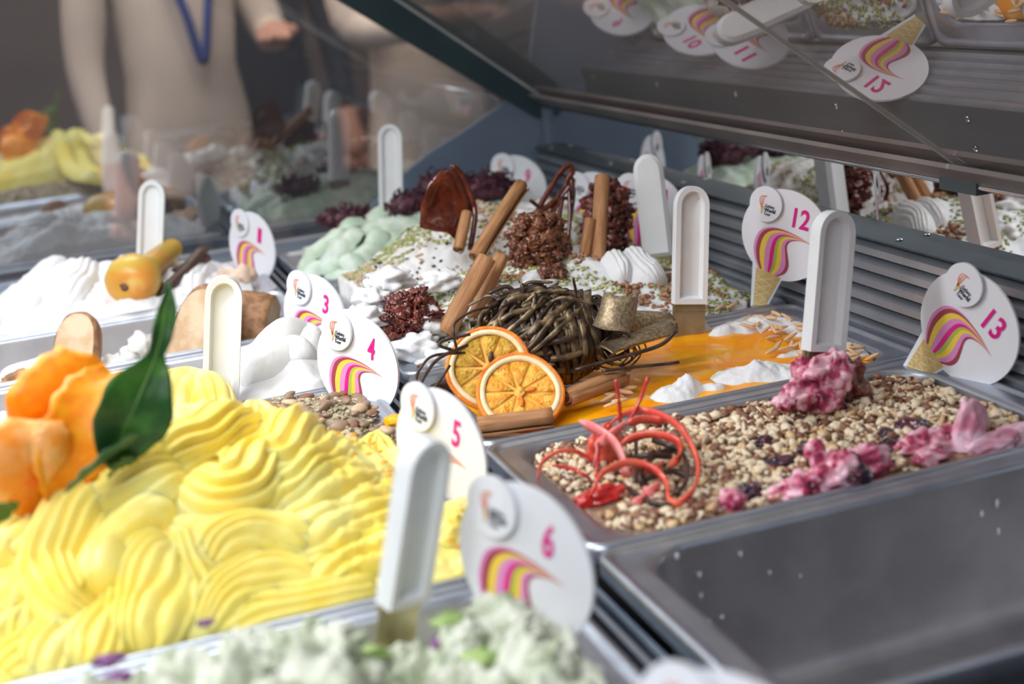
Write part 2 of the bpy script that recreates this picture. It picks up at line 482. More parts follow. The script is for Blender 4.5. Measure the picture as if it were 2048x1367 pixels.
# divider channel between the two rows
t = thing('row_divider', 'blue-grey ribbed steel channel running between the two rows of pans', 'divider', (-.015, .3, -.03))
ob('channel', box(-.0135, .0135, -.715, .72, -.03, .004), 'dark_gap', t, False)
for i, x in enumerate((-.009, 0, .009)):
    ob('rail', extrude_y([(x - .0024, .002), (x + .0024, .002), (x + .0018, .016), (x - .0018, .016)], -.714, .719), 'steel_blue' if i != 1 else 'steel', t, False)

# louvred air grille along the mirror side
t = thing('louvre_grille', 'dark grey louvred air grille of long slats beside the pans', 'grille', (.372, .3, -.03))
ob('back_plate', box(.024, .028, -.9, Y_END - .3, -.05, .098), 'dark_gap', t, False)
for i in range(6):
    z = .030 + i * .0122
    pr = [(-.008 + i * .0028, z - .001), (.012 + i * .0025, z + .0075), (.012 + i * .0025, z + .0095), (-.0085 + i * .0028, z + .001), (-.0085 + i * .0028, z - .005), (-.007 + i * .0028, z - .005)]
    ob('slat', extrude_y(pr, -.9, Y_END - .302), 'slat_metal', t, False)
ob('top_ledge', extrude_y([(.006, .0985), (.028, .100), (.028, .1025), (.005, .1005)], -.9, Y_END - .302), 'trim_dark', t, False)
for k in range(9):
    ob('screw', [tuple(np.array(p) * (.003, .003, .0012) + (.015, -.82 + k * .2, .1025)) for p in S1] and ([tuple(np.array(p) * (.003, .003, .0012) + (.015, -.82 + k * .2, .1022)) for p in S1], [tuple(f) for f in S1F]), 'chrome', t)

# mirror panel above the grille
t = thing('mirror_panel', 'low mirror panel behind the louvres reflecting the gelato pans', 'mirror', (XM, .3, ZL))
ob('mirror_face', box(.0, .004, -.9, Y_END - .302, 0, ZR - ZL + .002), 'mirror', t, False)

# canopy: coated glass panes leaning over the pans from the rail
def canopy_pane(name, label, y0, y1, dz, dth):
    t = thing(name, label, 'glass canopy', (XM, (y0 + y1) / 2, ZR + dz))
    h = (y1 - y0) / 2
    a = math.atan2(.612, .791) + dth
    dx, dz_ = -math.cos(a), math.sin(a)
    nx, nz = -math.sin(a), -math.cos(a)
    def slab(s0, s1, t0, t1, ya, yb):
        pl = [(dx * s0 + nx * t0, dz_ * s0 + nz * t0), (dx * s1 + nx * t0, dz_ * s1 + nz * t0), (dx * s1 + nx * t1, dz_ * s1 + nz * t1), (dx * s0 + nx * t1, dz_ * s0 + nz * t1)]
        return extrude_y(pl, ya, yb)
    v = slab(0, .62, 0, 0, -h, h)[0]
    ob('pane', ([v[0], v[1], v[5], v[4]], [(0, 1, 2, 3)]), 'canopy_glass', t, False)
    ob('pane_edge', slab(0, .62, -.002, .0018, -h - .0005, -h + .0008), 'glass_edge', t, False)
    ob('pane_edge', slab(0, .62, -.002, .0018, h - .0008, h + .0005), 'glass_edge', t, False)
    return t
canopy_pane('glass_canopy', 'tilted canopy glass sheet nearest the end wall, reflecting the number cards', .204, Y_END - .01, 0, .012)
canopy_pane('glass_canopy', 'tilted canopy glass sheet at the upper right corner over card 13', -.70, .200, 0.0, -.016)
# rail that clamps the canopy
t = thing('canopy_rail', 'brown canopy rail with a bright chrome lip above the mirror', 'rail', (XM, .3, ZR))
a = math.atan2(.612, .791); dx, dz_, nx, nz = -math.cos(a), math.sin(a), -math.sin(a), -math.cos(a)
ob('clamp_strip', extrude_y([(nx * .004, nz * .004), (dx * .024 + nx * .004, dz_ * .024 + nz * .004), (dx * .024 + nx * .008, dz_ * .024 + nz * .008), (nx * .008, nz * .008)], -.9, Y_END - .302), 'rail_brown', t, False)
ob('chrome_lip', tube([(nx * .007 - .002, -.9, nz * .007 - .001), (nx * .007 - .002, 0, nz * .007 - .001), (nx * .007 - .002, Y_END - .302, nz * .007 - .001)], .0022, 3, 8), 'chrome', t)
ob('clamp_block', box(nx * .009 - .004, .012, -.115, -.07, nz * .008 - .006, .01), 'trim_dark', t, False)

# end wall of the case: blue-grey corner panel and glass
t = thing('corner_screen', 'blue-grey corner screen closing the far end of the case', 'screen', (.38, Y_END, 0))
poly = [(.018, -.13), (.018, .118), (-.005, .150), (-.03, .138), (-.065, .120), (-.105, .100), (-.145, .083), (-.185, .060), (-.22, .036), (-.25, .010), (-.30, -.012), (-.75, -.012), (-.75, -.13)]
ob('panel_sheet', extrude_y(poly, 0, .006), 'end_blue', t, False)
ob('sloping_post', extrude_y([(.005, .108), (-.30, .330), (-.292, .385), (.04, .135)], -.004, .010), 'post_teal', t, False)
ob('corner_post', box(.012, .022, -.006, .004, -.1, .135), 'case_grey', t, False)
t = thing('end_glass', 'upright end glass mirroring the pans, hall visitors showing through', 'glass pane', (0, Y_END + .008, -.012))
ob('pane', ([(-.46, 0, 0), (.36, 0, 0), (.36, 0, .16), (.05, 0, .42), (-.46, 0, .42)], [(0, 1, 2, 3, 4)]), 'end_glass', t, False)
ob('bottom_bead', box(-.46, .12, -.003, .004, -.003, .003), 'steel_blue', t, False)

# LED batten under the canopy (its light is the case_strip_light above)
t = thing('led_batten', 'slim white light batten under the canopy above the left row', 'lamp', (-.18, .28, .535))
ob('housing', box(-.035, .035, -.82, .82, 0, .02), 'lamp_white', t, False)

# ================================================================ PANS
def rrect(x0, x1, y0, y1, r, k=6):
    pts = []
    for cx, cy, a0 in ((x1 - r, y1 - r, 0), (x0 + r, y1 - r, PI / 2), (x0 + r, y0 + r, PI), (x1 - r, y0 + r, 1.5 * PI)):
        for i in range(k + 1):
            a = a0 + PI / 2 * i / k; pts.append((cx + r * math.cos(a), cy + r * math.sin(a)))
    return pts
def loops(prof, w, l, k=6):
    """prof: (inset in x, inset in y, corner radius, z)"""
    V, F = [], []
    n = 4 * (k + 1)
    for ix, iy, r, z in prof:
        V += [(p[0], p[1], z) for p in rrect(-l / 2 + ix, l / 2 - ix, -w / 2 + iy, w / 2 - iy, r, k)]
    for q in range(len(prof) - 1):
        for i in range(n):
            F.append((q * n + i, q * n + (i + 1) % n, (q + 1) * n + (i + 1) % n, (q + 1) * n + i))
    return V, F, n
PW = PITCH - .002
RIM = [(.0, .0, .012, -.011), (.0, .0, .012, -.003), (.0012, .0012, .012, -.0005), (.003, .003, .012, .0), (.0055, .0055, .012, -.0006), (.0065, .0065, .012, -.0022),
       (.0085, .0080, .014, -.0024), (.0175, .0090, .022, -.0026), (.021, .0105, .030, -.0032), (.0225, .012, .031, -.006)]
BAS = [(.0225, .012, .031, -.006), (.0235, .013, .032, -.012), (.026, .015, .034, -.060), (.028, .017, .036, -.088), (.032, .021, .036, -.096), (.040, .029, .036, -.099), (.06, .05, .04, -.1)]
rv, rf, rn = loops(RIM, PW, LEN)
bv, bf, bn = loops(BAS, PW, LEN)
bf = bf + [tuple((len(BAS) - 1) * bn + i for i in range(bn))]
RIM_ME = mesh('rim', rv, rf); RIM_ME.materials.append(MATS['steel'])
BAS_ME = mesh('basin', bv, bf); BAS_ME.materials.append(MATS['steel_dull'])
def pan(row, idx, label):
    xc = -GAP - LEN / 2 if row == 'L' else LEN / 2
    t = thing('gelato_pan', label, 'pan', (xc, (idx + .5) * PITCH, -.1), 'steel gelato pans set in two rows')
    for nm, me in (('rim', RIM_ME), ('basin', BAS_ME)):
        o = link(nm, me, None, t); o.location = (0, 0, .1)
    return t
pan('L', 4, 'steel pan of white gelato with the pear, at the far end by the glass')
pan('L', 3, 'steel pan of low white gelato with the two biscuits')
pan('L', 2, 'steel pan of cream gelato under number card 3')
pan('L', 1, 'steel pan of seed-topped gelato under number card 4')
pan('L', 0, 'steel pan heaped with bright yellow gelato')
pan('L', -1, 'steel pan of pale mint gelato under number card 6')
pan('L', -2, 'steel pan under the cut-off number card at the bottom edge')
pan('R', 4, 'steel pan of pale green gelato beside the far corner panel')
pan('R', 3, 'steel pan of seed-flecked white gelato with caramel decorations')
pan('R', 2, 'steel pan of white gelato with green crumbs and cinnamon sticks')
pan('R', 1, 'steel pan of orange sauce and cream under number card 12')
pan('R', 0, 'steel pan of chopped hazelnuts under number card 13')
pan('R', -1, 'empty scratched steel pan at the lower right')
# smears left in the empty pan
sm = []
for (x, y, z, r) in SMEARS:
    sm.append(blob((x, y, z), (r * .28, .0004, r * .5), 1.2, 3, int(x * 999), 2))
tag(ob('gelato_smear', join(sm), 'white_gelato'), 'tiny whitish splashes dried on the wall of the empty pan', 'smear', kind='stuff')

# ================================================================ GELATO
def fill(row, idx, H, nz=.003, ns=45, seed=1, res=(110, 64), inset=(.0245, .0145), oct=3):
    x0 = -GAP - LEN if row == 'L' else 0
    y0 = idx * PITCH + .001
    return heightfield(x0 + inset[0], x0 + LEN - inset[0], y0 + inset[1], y0 + PW - inset[1], res[0], res[1],
                       lambda x, y: H(x, y) + nz * fnoise(x, y, ns, seed, oct), .03)

# yellow gelato: a heap of folded spatula strokes
parts = [fill('L', 0, H5, .006, 28, 3, (140, 80), oct=4)]
ST5 = [  # path on the far left, hidden from the front
    ([(-.36, .05), (-.33, .08), (-.30, .12), (-.29, .16)], .022, 5, .009, .005, 0), ([(-.30, .03), (-.29, .07), (-.27, .10)], .022, 5, .009, .005, 0), ([(-.37, .10), (-.35, .14), (-.33, .17)], .020, 5, .009, .005, 0), ([(-.34, .03), (-.31, .05), (-.28, .06)], .018, 5, .008, .004, 0),
    # path on the heap, half width, ridges, height, ridge depth, lift
    ([(-0.3183, 0.0242), (-0.2981, 0.0357), (-0.2797, 0.0417), (-0.2614, 0.0422)], .022, 6, .006, .0045, 0),
    ([(-0.1537, 0.0226), (-0.1310, 0.0359), (-0.1091, 0.0434), (-0.0808, 0.0516)], .022, 4, .006, .0035, 0),
    ([(-0.1632, 0.0490), (-0.1390, 0.0551), (-0.1116, 0.0752), (-0.0835, 0.0917)], .022, 4, .006, .0035, 0),
    ([(-0.1630, 0.0733), (-0.1404, 0.0822), (-0.1161, 0.0998), (-0.0879, 0.1185)], .020, 4, .007, .0035, 0),
    ([(-0.2199, 0.0737), (-0.1964, 0.0680), (-0.1742, 0.0704), (-0.1531, 0.0671)], .022, 4, .006, .0035, 0),
    ([(-0.2954, 0.0590), (-0.3030, 0.0482), (-0.3129, 0.0374)], .019, 5, .008, .004, 0),
    ([(-0.2826, 0.1086), (-0.2942, 0.0991), (-0.3049, 0.0992), (-0.3138, 0.1134)], .014, 3, .009, .003, 0),
    ([(-0.2842, 0.0813), (-0.2947, 0.0721), (-0.3076, 0.0728), (-0.3145, 0.0823)], .015, 3, .009, .003, 0),
    ([(-0.2659, 0.0459), (-0.2776, 0.0378), (-0.2901, 0.0246), (-0.3000, 0.0153)], .022, 6, .009, .0050, 0),
    ([(-0.2474, 0.0470), (-0.2563, 0.0332), (-0.2685, 0.0192), (-0.2749, 0.0090)], .020, 6, .009, .0050, .001),
    ([(-0.2142, 0.0159), (-0.2038, 0.0245), (-0.1860, 0.0330), (-0.1663, 0.0382), (-0.1436, 0.0294)], .021, 7, .009, .0045, 0),
    ([(-0.2070, 0.0139), (-0.1871, 0.0187), (-0.1656, 0.0194), (-0.1384, 0.0192), (-0.1154, 0.0217)], .016, 5, .007, .0040, 0),
    ([(-0.2088, 0.0441), (-0.1967, 0.0532), (-0.1783, 0.0565), (-0.1611, 0.0565), (-0.1412, 0.0481)], .017, 5, .010, .0045, .001),
    ([(-0.2121, 0.0629), (-0.2118, 0.0494), (-0.2102, 0.0374), (-0.2116, 0.0201)], .015, 4, .009, .0040, .001),
    ([(-0.2151, 0.0546), (-0.2258, 0.0505), (-0.2351, 0.0416), (-0.2425, 0.0255), (-0.2489, 0.0128)], .027, 8, .011, .0055, .002),
    ([(-0.2221, 0.0983), (-0.2034, 0.1095), (-0.1815, 0.1184), (-0.1561, 0.1626), (-0.1359, 0.1544)], .019, 5, .010, .0045, .001),
    ([(-0.1763, 0.0727), (-0.1588, 0.0832), (-0.1419, 0.0917), (-0.1220, 0.1172), (-0.1016, 0.1360)], .017, 4, .010, .0045, 0),
    ([(-0.2303, 0.1179), (-0.2157, 0.1242), (-0.1877, 0.3754), (-0.1689, 0.4140), (-0.1591, 0.3706), (-0.1840, 0.1197)], .018, 4, .012, .0045, .001),
    ([(-0.2027, 0.0911), (-0.1917, 0.0812), (-0.1762, 0.0830), (-0.1595, 0.1030), (-0.1405, 0.1179), (-0.0914, 0.2738)], .022, 5, .013, .0065, .002),
    ([(-0.2036, 0.0996), (-0.2284, 0.0966), (-0.2533, 0.1043), (-0.2720, 0.0875), (-0.2810, 0.0708), (-0.2775, 0.0469), (-0.2646, 0.0388)], .026, 7, .014, .0065, .003),
    ([(-0.2124, 0.0809), (-0.2304, 0.0776), (-0.2458, 0.0736), (-0.2565, 0.0573), (-0.2607, 0.0460)], .0165, 2, .014, .0022, .004),
    ([(-0.0744, 0.0451), (-0.0616, 0.0622), (-0.0480, 0.0939), (-0.0378, 0.1230)], .014, 2, .008, .002, 0),
    ([(-0.1031, 0.1286), (-0.0640, 0.2461), (-0.0687, 0.1574), (-0.0783, 0.1123)], .012, 3, .008, .003, 0),
]
for i, (p, w, rg, h, am, lf) in enumerate(ST5):
    parts.append(stroke(p, H5, w, rg, h, am, 64, 61, .007, i * 1.7, lf))
parts = [([(p[0], p[1], p[2] + .0035 * min(1, max(0, (p[0] + .165) / .05)) * fnoise(p[0], p[1] + p[2], 150, 4, 3)) for p in v], f) for v, f in parts]
g = ob('yellow_gelato', join(parts), 'yellow_gelato')
tag(g, 'heap of bright yellow gelato in smooth ridged folds', 'gelato')
zz = []
for i in range(90):
    x = rnd.uniform(-.15, -.06) if i < 70 else rnd.uniform(-.25, -.1); y = rnd.uniform(.03, .17)
    zz.append(blob((x, y, H5(x, y) + rnd.uniform(.001, .006)), (rnd.uniform(.0008, .0024), rnd.uniform(.0006, .0013), .0009), .4, 2, i, 1))
tag(ob('orange_zest', join(zz), 'zest'), 'fine flecks of orange zest scattered over the yellow gelato', 'zest', kind='stuff')

# white gelato with pear
parts = [fill('L', 4, H1, .010, 55, 5, (110, 70), oct=4)]
for i, (p, w) in enumerate([([(-.30, .86), (-.28, .92), (-.25, .97)], .02), ([(-.26, .85), (-.23, .9), (-.22, .96)], .02), ([(-.12, .86), (-.11, .9), (-.09, .95)], .016), ([(-.35, .86), (-.32, .9), (-.3, .95)], .02)]):
    parts.append(stroke(p, H1, w, 4, .009, .003, 40, 33, .005, i))
tag(ob('white_gelato', join(parts), 'white_gelato'), 'white gelato mound around the pear at the far left', 'gelato')
# low white gelato with biscuits
parts = [fill('L', 3, H2, .012, 50, 6, (100, 64), oct=4)]
parts.append(stroke([(-0.3261, 0.6900, -0.0340), (-0.3056, 0.6900, -0.0206), (-0.2814, 0.6900, -0.0128), (-0.2632, 0.6900, -0.0137)], lambda x, y: H2(x, y) + .014, .018, 3, .012, .002, 40, 33, .01, 3))
for k, q in enumerate(((-0.2202, 0.7000, -0.0243), (-0.2038, 0.7000, -0.0198), (-0.1888, 0.7000, -0.0073), (-0.2179, 0.6900, -0.0349), (-0.1632, 0.6800, -0.0301), (-0.1745, 0.6800, -0.0407))):
    parts.append(blob(q, .013, .5, 2.2, k, 2))
tag(ob('white_gelato', join(parts), 'cream_gelato'), 'crumbly white gelato lying low around the two biscuits', 'gelato')
# cream gelato, card 3
parts = [fill('L', 2, H3, .006, 45, 7)]
parts.append(stroke([(-0.1131, 0.5000, 0.0024), (-0.0833, 0.5100, 0.0169), (-0.0637, 0.5200, 0.0179), (-0.0559, 0.5100, 0.0074), (-0.0600, 0.4900, -0.0097)], lambda x, y: H3(x, y) + .006, .017, 2, .012, .001, 50, 41, .008, 1))
parts.append(stroke([(-0.1282, 0.4600, -0.0022), (-0.0995, 0.4700, 0.0116), (-0.0767, 0.4800, 0.0093), (-0.0660, 0.4600, -0.0099)], lambda x, y: H3(x, y) + .004, .016, 2, .010, .001, 50, 41, .008, 2))
tag(ob('cream_gelato', join(parts), 'cream_gelato'), 'smooth off-white gelato folds between the large biscuit and card 4', 'gelato')
# seed gelato
tag(ob('seed_gelato', fill('L', 1, H4, .007, 60, 8, (110, 64)), 'seed_base'), 'olive-brown gelato strewn with seeds and nuts beside card 4', 'gelato')
# mint
parts = [fill('L', -1, H6, .028, 70, 9, (220, 130), oct=5)]
for k in range(26):
    x = rnd.uniform(-.30, -.06); y = rnd.uniform(-.17, -.07)
    parts.append(blob((x, y, H6(x, y) + .001), (rnd.uniform(.006, .013), rnd.uniform(.005, .01), rnd.uniform(.005, .009)), 1.0, 3.5, k, 3))
tag(ob('mint_gelato', join(parts), 'mint_gelato'), 'rough pale mint gelato along the bottom edge below card 6', 'gelato')
tag(ob('vanilla_gelato', fill('L', -2, H7, .006, 60, 10, (50, 34)), 'cream_gelato'), 'gelato that the cut-off bottom card is stuck into', 'gelato')
# pale green
parts = [fill('R', 4, H9, .010, 35, 11, (140, 80), oct=2)]
for i, (p, w) in enumerate([([(0.0014, 0.9000, 0.0129), (0.0348, 0.9200, 0.0159), (0.0732, 0.9300, 0.0202)], .016), ([(0.0197, 0.8600, -0.0063), (0.0481, 0.8800, 0.0029), (0.0831, 0.9000, 0.0115)], .017), ([(0.0480, 0.8400, -0.0188), (0.0743, 0.8600, -0.0067), (0.1020, 0.8800, 0.0117)], .016), ([(-0.0002, 0.8700, 0.0010), (0.0289, 0.8700, 0.0048), (0.0511, 0.8700, -0.0017)], .012), ([(0.0645, 0.9500, 0.0124), (0.1040, 0.9600, 0.0168), (0.1413, 0.9600, 0.0171)], .014)]):
    parts.append(stroke(p, lambda x, y: H9(x, y) + .004 + .016 * fnoise(x, y, 38, 31, 2), w, 1, .008, .002, 40, 33, .006, i))
tag(ob('pale_green_gelato', join(parts), 'pale_green_gelato'), 'pale green gelato petals below the dark red lettuce', 'gelato')
# speckled
tag(ob('speckled_gelato', fill('R', 3, H10, .012, 45, 12, (110, 64), oct=4), 'speckled_gelato'), 'white gelato flecked with dark seeds behind the cinnamon sticks', 'gelato')
# pistachio and white
parts = [fill('R', 2, H11, .010, 40, 13, (120, 70), oct=4)]
for i, (c, r) in enumerate([((0.0227, 0.4550, 0.0102), (.018, .014, .014)), ((0.0348, 0.4400, -0.0018), (.015, .012, .011)), ((0.0421, 0.4700, 0.0257), (.02, .016, .018)), ((0.1689, 0.4750, 0.0208), (.022, .016, .015)), ((0.1720, 0.4600, 0.0141), (.018, .014, .013)), ((0.1420, 0.4900, 0.0318), (.02, .016, .015)), ((-0.0187, 0.4700, 0.0365), (.018, .016, .016)), ((-0.0017, 0.5000, 0.0452), (.016, .016, .014)), ((0.0249, 0.5300, 0.0532), (.018, .016, .014)), ((0.0681, 0.5200, 0.0478), (.016, .012, .012))]):
    parts.append(blob(c, (r[0] * 1.15, r[1], r[2] * .75), .6, 1.9, i, 3))
parts.append(stroke([(0.2499, 0.5200, 0.0296), (0.2525, 0.5100, 0.0213), (0.2552, 0.4900, 0.0078), (0.2627, 0.4700, -0.0061)], lambda x, y: H11(x, y) + .010, .017, 7, .012, .003, 50, 49, .01, 5))
parts.append(stroke([(0.2339, 0.5200, 0.0202), (0.2325, 0.5000, 0.0146), (0.2332, 0.4800, 0.0065)], lambda x, y: H11(x, y) + .008, .012, 5, .009, .0025, 40, 41, .01, 6))
tag(ob('pistachio_gelato', join(parts), 'white_gelato'), 'white gelato with piped ridges and green crumbs around the cinnamon sticks', 'gelato')
# cream under the orange sauce
CREAM = [((0.3114, 0.3839, 0.0000), .040, .036, .0050), ((0.3417, 0.3312, 0.0000), .026, .024, .0040), ((0.1639, 0.2427, 0.0000), .018, .014, .0070), ((0.1814, 0.2449, -0.0000), .012, .008, .005), ((0.2254, 0.2543, 0.0000), .024, .020, .0052),
         ((0.2540, 0.2422, 0.0000), .026, .018, .0054), ((0.3260, 0.2668, 0.0000), .020, .022, .0048), ((0.2687, 0.3712, 0.0000), .010, .008, .004), ((0.2865, 0.2802, 0.0000), .016, .008, .0035), ((0.2626, 0.3970, -0.0000), .007, .006, .009), ((0.1967, 0.2380, 0.0000), .008, .005, .004)]
def H12w(x, y):
    h = -.0105 + .0025 * fnoise(x, y, 70, 15, 3)
    for c, a, b, hh in CREAM:
        q = ((x - c[0]) / a) ** 2 + ((y - c[1]) / b) ** 2
        if q < 4: h += (hh + .0040) * math.exp(-q * q * .8) * (1 + .35 * fnoise(x, y, 150, 3, 3))
    return h
cr = fill('R', 1, H12w, 0, 40, 16, (200, 110))
tag(ob('cream_gelato', cr, 'white_gelato'), 'white cream gelato breaking through the orange sauce', 'gelato')
def H12s(x, y):
    return -.0062 + .0022 * fnoise(x, y, 38, 17, 2) + .003 * math.exp(-((x - .19) ** 2 + (y - .285) ** 2) / .0009)
tag(ob('orange_sauce', fill('R', 1, H12s, 0, 40, 16, (150, 90)), 'orange_sauce'), 'glossy bright orange sauce covering the pan of card 12', 'sauce')
# hazelnut pan base
tag(ob('hazelnut_gelato', fill('R', 0, H13, .004, 45, 18, (120, 70)), 'nut_base'), 'brown gelato hidden under chopped hazelnuts', 'gelato')

# pink gelato in the hazelnut pan
def flat13(x, y): return H13(x, y) + .001
def pink(label, parts, m='pink_gelato'):
    return tag(ob('pink_gelato', join(parts), m), label, 'gelato')
pink('streaky pink gelato lump along the near rim of the hazelnut pan', [
    blob((0.1625, 0.0241, 0.0000), (.017, .010, .014), .5, 2.0, 1, 3), blob((0.1465, 0.0201, 0.0000), (.012, .009, .008), .6, 2.4, 2, 3), blob((0.1714, 0.0158, 0.0040), (.012, .009, .013), .5, 2.4, 3, 3),
    blob((0.1940, 0.0272, 0.0020), (.016, .009, .011), .5, 2.2, 4, 3), blob((0.1354, 0.0248, -0.0040), (.012, .008, .006), .6, 2.4, 5, 3), blob((0.1716, 0.0506, 0.0060), (.007, .005, .009), .4, 2, 6, 2)])
pink('small pink and white gelato curl at the near rim left of the pink lump', [blob((0.1008, 0.0257, -0.0040), (.010, .007, .009), .5, 2.0, 7, 3), blob((0.0944, 0.0264, -0.0060), (.006, .005, .006), .4, 2.0, 8, 2)])
pink('torn pink gelato patch between the two larger pink lumps', [blob((0.2456, 0.0426, -0.0020), (.016, .010, .009), .7, 2.6, 9, 3), blob((0.2596, 0.0441, -0.0020), (.012, .009, .008), .7, 2.6, 10, 3), blob((0.2383, 0.0269, -0.0040), (.012, .006, .005), .6, 2.6, 11, 2)])
pink('peaked pale pink gelato fold at the right edge of the hazelnut pan', [
    stroke([(0.2646, 0.0252, -0.0040), (0.2821, 0.0467, -0.0040), (0.3020, 0.0686, -0.0040)], lambda x, y: H13(x, y) + .006, .012, 2, .018, .001, 30, 29, .004, 2),
    blob((0.2697, 0.0304, 0.0100), (.008, .006, .017), .35, 1.8, 12, 3), blob((0.2817, 0.0233, -0.0020), (.018, .008, .007), .5, 2.2, 13, 3), blob((0.3041, 0.0280, -0.0030), (.016, .008, .007), .5, 2.2, 14, 3)], 'pink_light')
pink('pink gelato clump clinging to the spatula by card 13', [
    blob((0.2347, 0.1500, 0.0159), (.017, .013, .016), .55, 2.0, 15, 3), blob((0.2129, 0.1400, 0.0118), (.014, .010, .010), .6, 2.4, 16, 3), blob((0.1984, 0.1350, 0.0106), (.008, .006, .006), .6, 2.4, 17, 2),
    blob((0.2467, 0.1500, 0.0173), (.012, .012, .016), .6, 2.4, 18, 3), blob((0.2321, 0.1400, 0.0044), (.014, .010, .010), .5, 2.4, 19, 3), blob((0.2269, 0.1600, 0.0204), (.008, .008, .012), .4, 2.4, 20, 2)], 'pink_gelato')
tag(ob('berry_sauce', join([blob((0.2614, 0.1550, 0.0077), (.012, .010, .017), .6, 2.4, 21, 3), blob((0.2671, 0.1550, -0.0027), (.010, .010, .010), .5, 2.4, 22, 2)]), 'crisp_red'), 'dark red berry sauce trailing off the spatula by card 13', 'sauce')
BER = [((1530,885), .006, 'lone dark berry among the nuts in the middle of the pan'), ((1612,895), .0055, 'dark berry touching the top of the pink lump'), ((1715,948), .008, 'large dark berry set inside the pink lump'), ((1588,962), .005, 'small dark berry at the left foot of the pink lump'),
       ((1500,985), .008, 'red-black berry beside the small pink curl'), ((1826,852), .0115, 'glossy blue-black berry above the torn pink patch'), ((1785,895), .0105, 'dark berry right of the pink lump near the rim'), ((1560,930), .010, 'glossy dark berry between nuts left of the pink lump'), ((1775,870), .006, 'dark berry smear between the nuts above the pink lump')]
BERW = [(0.1690, 0.1109, -0.0050), (0.1769, 0.0710, 0.0020), (0.1761, 0.0097, 0.0040), (0.1467, 0.0337, -0.0020), (0.1180, 0.0362, -0.0040), (0.2646, 0.0838, -0.0050), (0.2311, 0.0569, -0.0050), (0.1580, 0.0714, -0.0060), (0.2430, 0.0807, -0.0060)]
for k, (b, c) in enumerate(zip(BER, BERW)):
    tag(ob('berry', blob(c, (b[1], b[1] * .9, min(.0058, b[1] * .75)), .45, 2.2, k + 30, 3), 'berry'), b[2], 'berry', 'berries in the hazelnut pan')

# ================================================================ NUTS, SEEDS, CRUMBS
def piece(kind, seed):
    r = random.Random(seed)
    s = {'chunk': (1, .8, .62), 'sliver': (1.5, .62, .38), 'flake': (1.15, .95, .28)}[kind]
    return [tuple(np.array(p) * np.array(s) * (1 + r.uniform(-.28, .28))) for p in ICO_V], ICO_F
PIECES = [piece(k, i) for i, k in enumerate(['chunk', 'chunk', 'flake', 'sliver', 'chunk', 'flake', 'chunk', 'sliver'])]
NUT_ME = {}
for mname in ('nut_cream', 'nut_tan', 'nut_brown'):
    for i, (v, f) in enumerate(PIECES):
        me = mesh('nut_piece', v, f, True); me.materials.append(MATS[mname]); NUT_ME[mname, i] = me
nuts = []
r13 = random.Random(5)
def inside13(x, y):
    x0, x1, y0, y1, r = .026, .334, .0175, .1875, .03
    cx = min(max(x, x0 + r), x1 - r); cy = min(max(y, y0 + r), y1 - r)
    return math.hypot(x - cx, y - cy) < r or (x0 + r <= x <= x1 - r and y0 < y < y1) or (y0 + r <= y <= y1 - r and x0 < x < x1)
AVOID = [(c, b[1] * 1.1) for b, c in zip(BER, BERW)] + [((0.1625, 0.0241, 0.0000), .015), ((0.1968, 0.0316, 0.0000), .014), ((0.2399, 0.0290, 0.0000), .016), ((0.2674, 0.0265, 0.0000), .014), ((0.0965, 0.0170, 0.0000), .007), ((0.1465, 0.0201, 0.0000), .01), ((0.0382, 0.0714, 0.0000), .012), ((0.2873, 0.0183, 0.0000), .016)]
while len(nuts) < 4200:
    x, y = r13.uniform(.026, .336), r13.uniform(.015, .190)
    if not inside13(x, y): continue
    if any(math.hypot(x - c[0], y - c[1]) < q for c, q in AVOID): continue
    s = min(.0046, max(.0014, r13.lognormvariate(math.log(.0026), .34)))
    q = r13.random()
    mname = 'nut_cream' if q < .54 else ('nut_tan' if q < .70 else 'nut_brown')
    z = H13(x, y) + .004 * fnoise(x, y, 45, 18, 3) + s * r13.uniform(.1, .75) + .001
    rot = Matrix.Rotation(r13.uniform(0, 2 * PI), 3, 'Z') @ Matrix.Rotation(r13.gauss(0, .5), 3, 'X') @ Matrix.Rotation(r13.gauss(0, .5), 3, 'Y')
    d = (Vector((x, y, 0)) - Vector((-.2485, -.6865, .3211))).length
    nuts.append((s / d, x, y, z, s, rot, mname, r13.randrange(8)))
nuts.sort(key=lambda n: -n[0])
for n in nuts[:300]:
    o = link('hazelnut_piece', NUT_ME[n[6], n[7]])
    o.matrix_world = Matrix.Translation((n[1], n[2], n[3])) @ (n[5] @ Matrix.Diagonal((n[4],) * 3)).to_4x4()
    tag(o, 'larger %s chopped hazelnut piece strewn over the pan of card 13' % {'nut_cream': 'cream', 'nut_tan': 'tan', 'nut_brown': 'dark brown'}[n[6]], 'nut', 'chopped hazelnuts in the pan of card 13')
for mname, lab in (('nut_cream', 'pale'), ('nut_tan', 'tan'), ('nut_brown', 'brown')):
    pp = []
    for n in nuts[300:]:
        if n[6] != mname: continue
        v, f = PIECES[n[7]]
        A = np.array(n[5]) * n[4]
        pp.append(([tuple(A @ np.array(p) + np.array((n[1], n[2], n[3]))) for p in v], f))
    tag(ob('hazelnut_crumb', join(pp), mname), 'fine %s hazelnut crumbs filling the pan of card 13' % lab, 'nut', kind='stuff')

